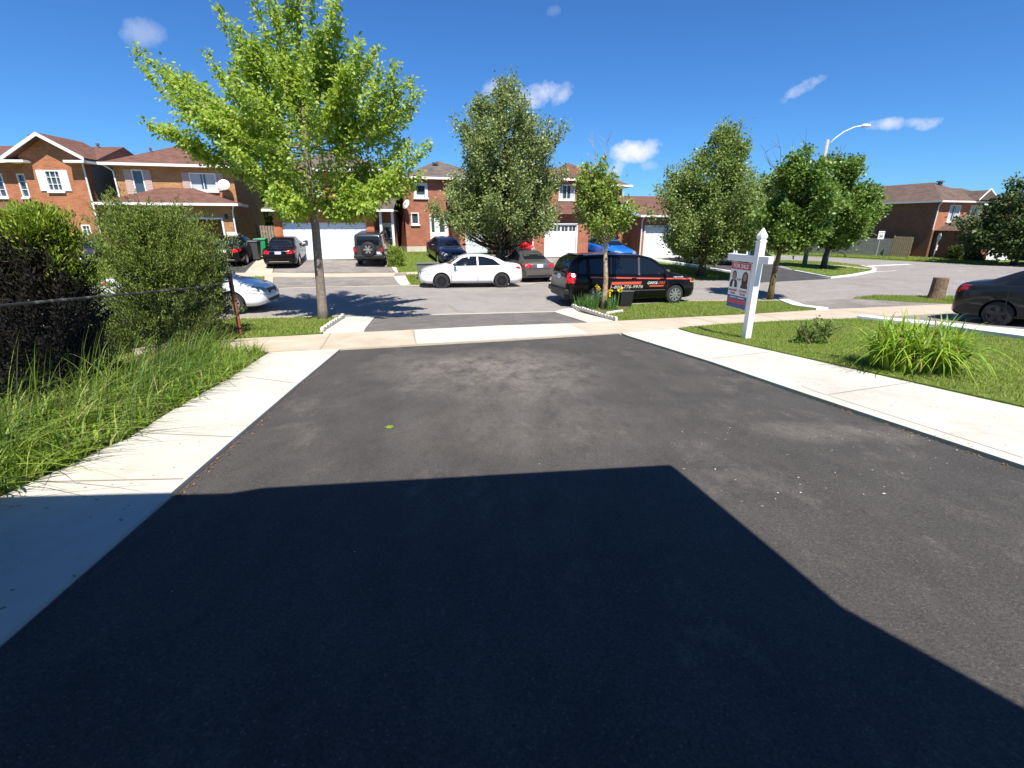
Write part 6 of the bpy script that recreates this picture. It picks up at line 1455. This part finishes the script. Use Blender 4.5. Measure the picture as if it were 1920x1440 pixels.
top = AT(1650, 434, b.y) - b; MB().tube([(0, 0, -.05), (0, 0, top.z)], .04, 6).build('post', M['galv'], t)
pn = MB().box(-.30, .30, -.07, -.045, top.z - .72, top.z + .03).build('panel', M['trim'], t)
X90 = Matrix.Rotation(math.pi / 2, 4, 'X')
text('lettering', '50', .40, M['black'], pn, Matrix.Translation((0, -.075, top.z - .45)) @ X90, bold=.01); text('lettering', 'MAXIMUM', .115, M['black'], pn, Matrix.Translation((0, -.075, top.z - .12)) @ X90, bold=.002)
b, t = road_sign('stop sign seen from its pale back on the verge by the corner house', 1748, 489, 0)
top = AT(1757, 445, b.y) - b; MB().tube([(0, 0, -.05), (0, 0, top.z + .1)], .045, 6).build('post', M['galv'], t)
oc = [(.38 * math.cos(math.pi / 8 + k * math.pi / 4), 0, .38 * math.sin(math.pi / 8 + k * math.pi / 4)) for k in range(8)]
pn = MB().prism([(x, y, z) for x, y, z in oc], (0, .02, 0)).build('panel', M['galv'], t, loc=(0, -.08, top.z)); pn.rotation_euler = (0, 0, R(68))
q = MB().prism([(x * .98, -.004, z * .98) for x, y, z in oc], (0, .0035, 0)).build('red_face', M['red_sign'], pn)
MB().box(-.09, .09, -.08, -.06, top.z - 1.1, top.z - .65).build('small_plate', M['trim'], t)
b = G(1548, 503); t = thing('sign_post', 'thin grey metal post beside the corner tree trunk', 'post', b + Vector((.25, .3, 0)))
MB().tube([(0, 0, -.05), (0, 0, 2.4)], .035, 6).build('post', M['galv'], t); MB().box(-.15, .15, -.05, -.035, 1.9, 2.4).build('panel', M['galv'], t)
# stump on the right boulevard
b = G(1753, 563); t = thing('tree_stump', 'cut brown tree stump on the grass strip beside the charcoal sedan', 'stump', b)
mb = MB(); n = 18; rings = [(0, .34), (.1, .29), (.3, .265), (.6, .255), (.9, .25), (.905, .22), (.9, .02)]; rng = random.Random(2); wob = [1 + rng.uniform(-.06, .06) for _ in range(n)]
V = [(r * wob[k] * math.cos(6.2832 * k / n), r * wob[k] * math.sin(6.2832 * k / n), z) for z, r in rings for k in range(n)]
mb.v = V; mb.f = [(i * n + k, i * n + (k + 1) % n, (i + 1) * n + (k + 1) % n, (i + 1) * n + k) for i in range(len(rings) - 1) for k in range(n)]; mb.f.append(tuple((len(rings) - 1) * n + k for k in range(n)))
mb.build('trunk', M['stump'], t)
fountain('weed_tuft', 'green weeds growing at the foot of the tree stump', 'weeds', G(1776, 566), 140, .25, .32, .02, M['tallgrass'], .8, 61)
# utility cabinet
b = G(800, 527); t = thing('utility_box', 'grey-green utility cabinet behind the nose of the white sedan', 'utility box', b, RD)
MB().box(-.42, .62, -.3, .3, -.1, .84).build('cabinet', M['utility'], t, bevel=.015); MB().box(-.46, .66, -.34, .34, .842, .90).build('lid', M['utility'], t, bevel=.01); MB().box(-.02, .0, -.312, -.301, .05, .8).build('door_gap', M['black'], t)
# bins
def bin_(label, p, rz, m_, s=1.0):
    t = thing('wheelie_bin', label, 'bin', p, rz, 'wheeled bins beside the tan house'); q = MB(); a, b_, h = .24 * s, .30 * s, .95 * s
    q.v = [(-a, -a, .08), (a, -a, .08), (a, a, .08), (-a, a, .08), (-b_, -b_, h), (b_, -b_, h), (b_, b_, h), (-b_, b_, h)]; q.f = [(0, 3, 2, 1), (4, 5, 6, 7), (0, 1, 5, 4), (1, 2, 6, 5), (2, 3, 7, 6), (3, 0, 4, 7)]
    q.build('bin_body', m_, t); MB().prism([(-b_ - .03, -b_ - .04, h + .005), (b_ + .03, -b_ - .04, h + .005), (b_ + .03, -b_ - .02, h + .06), (0, -b_, h + .09), (-b_ - .03, -b_ - .02, h + .06)], (0, 2 * b_ + .08, 0)).build('lid', m_, t)
    for s_ in (-1, 1): MB().lathe([(.02, 0), (.10, .0), (.10, .05), (.02, .05)], (s_ * (a + .01), a, .10), 'x', 12).build('wheel', M['rubber'], t)
    MB().tube([(-b_ * .8, b_ + .07, h - .03), (b_ * .8, b_ + .07, h - .03)], .018, 6).build('handle', m_, t)
bin_('black wheeled bin beside the downspout of the tan house', ground_at(479, 29.3), R(10), M['darkgrey'], 1.12)
bin_('green wheeled bin right behind the black one', ground_at(494, 31.0), R(10), M['bin_green'], 1.05)
# black box beside the irises
b = G(1170, 577); t = thing('black_box', 'black plastic box standing on the grass right of the irises', 'box', b + Vector((0, 0, .04)), RD)
q = MB(); q.v = [(-.20, -.16, 0), (.20, -.16, 0), (.20, .16, 0), (-.20, .16, 0), (-.235, -.19, .52), (.235, -.19, .52), (.235, .19, .52), (-.235, .19, .52)]; q.f = [(0, 3, 2, 1), (4, 5, 6, 7), (0, 1, 5, 4), (1, 2, 6, 5), (2, 3, 7, 6), (3, 0, 4, 7)]
q.build('box_body', M['black'], t); MB().box(-.26, .26, -.21, .21, .522, .56).build('lid', M['darkgrey'], t, bevel=.01)
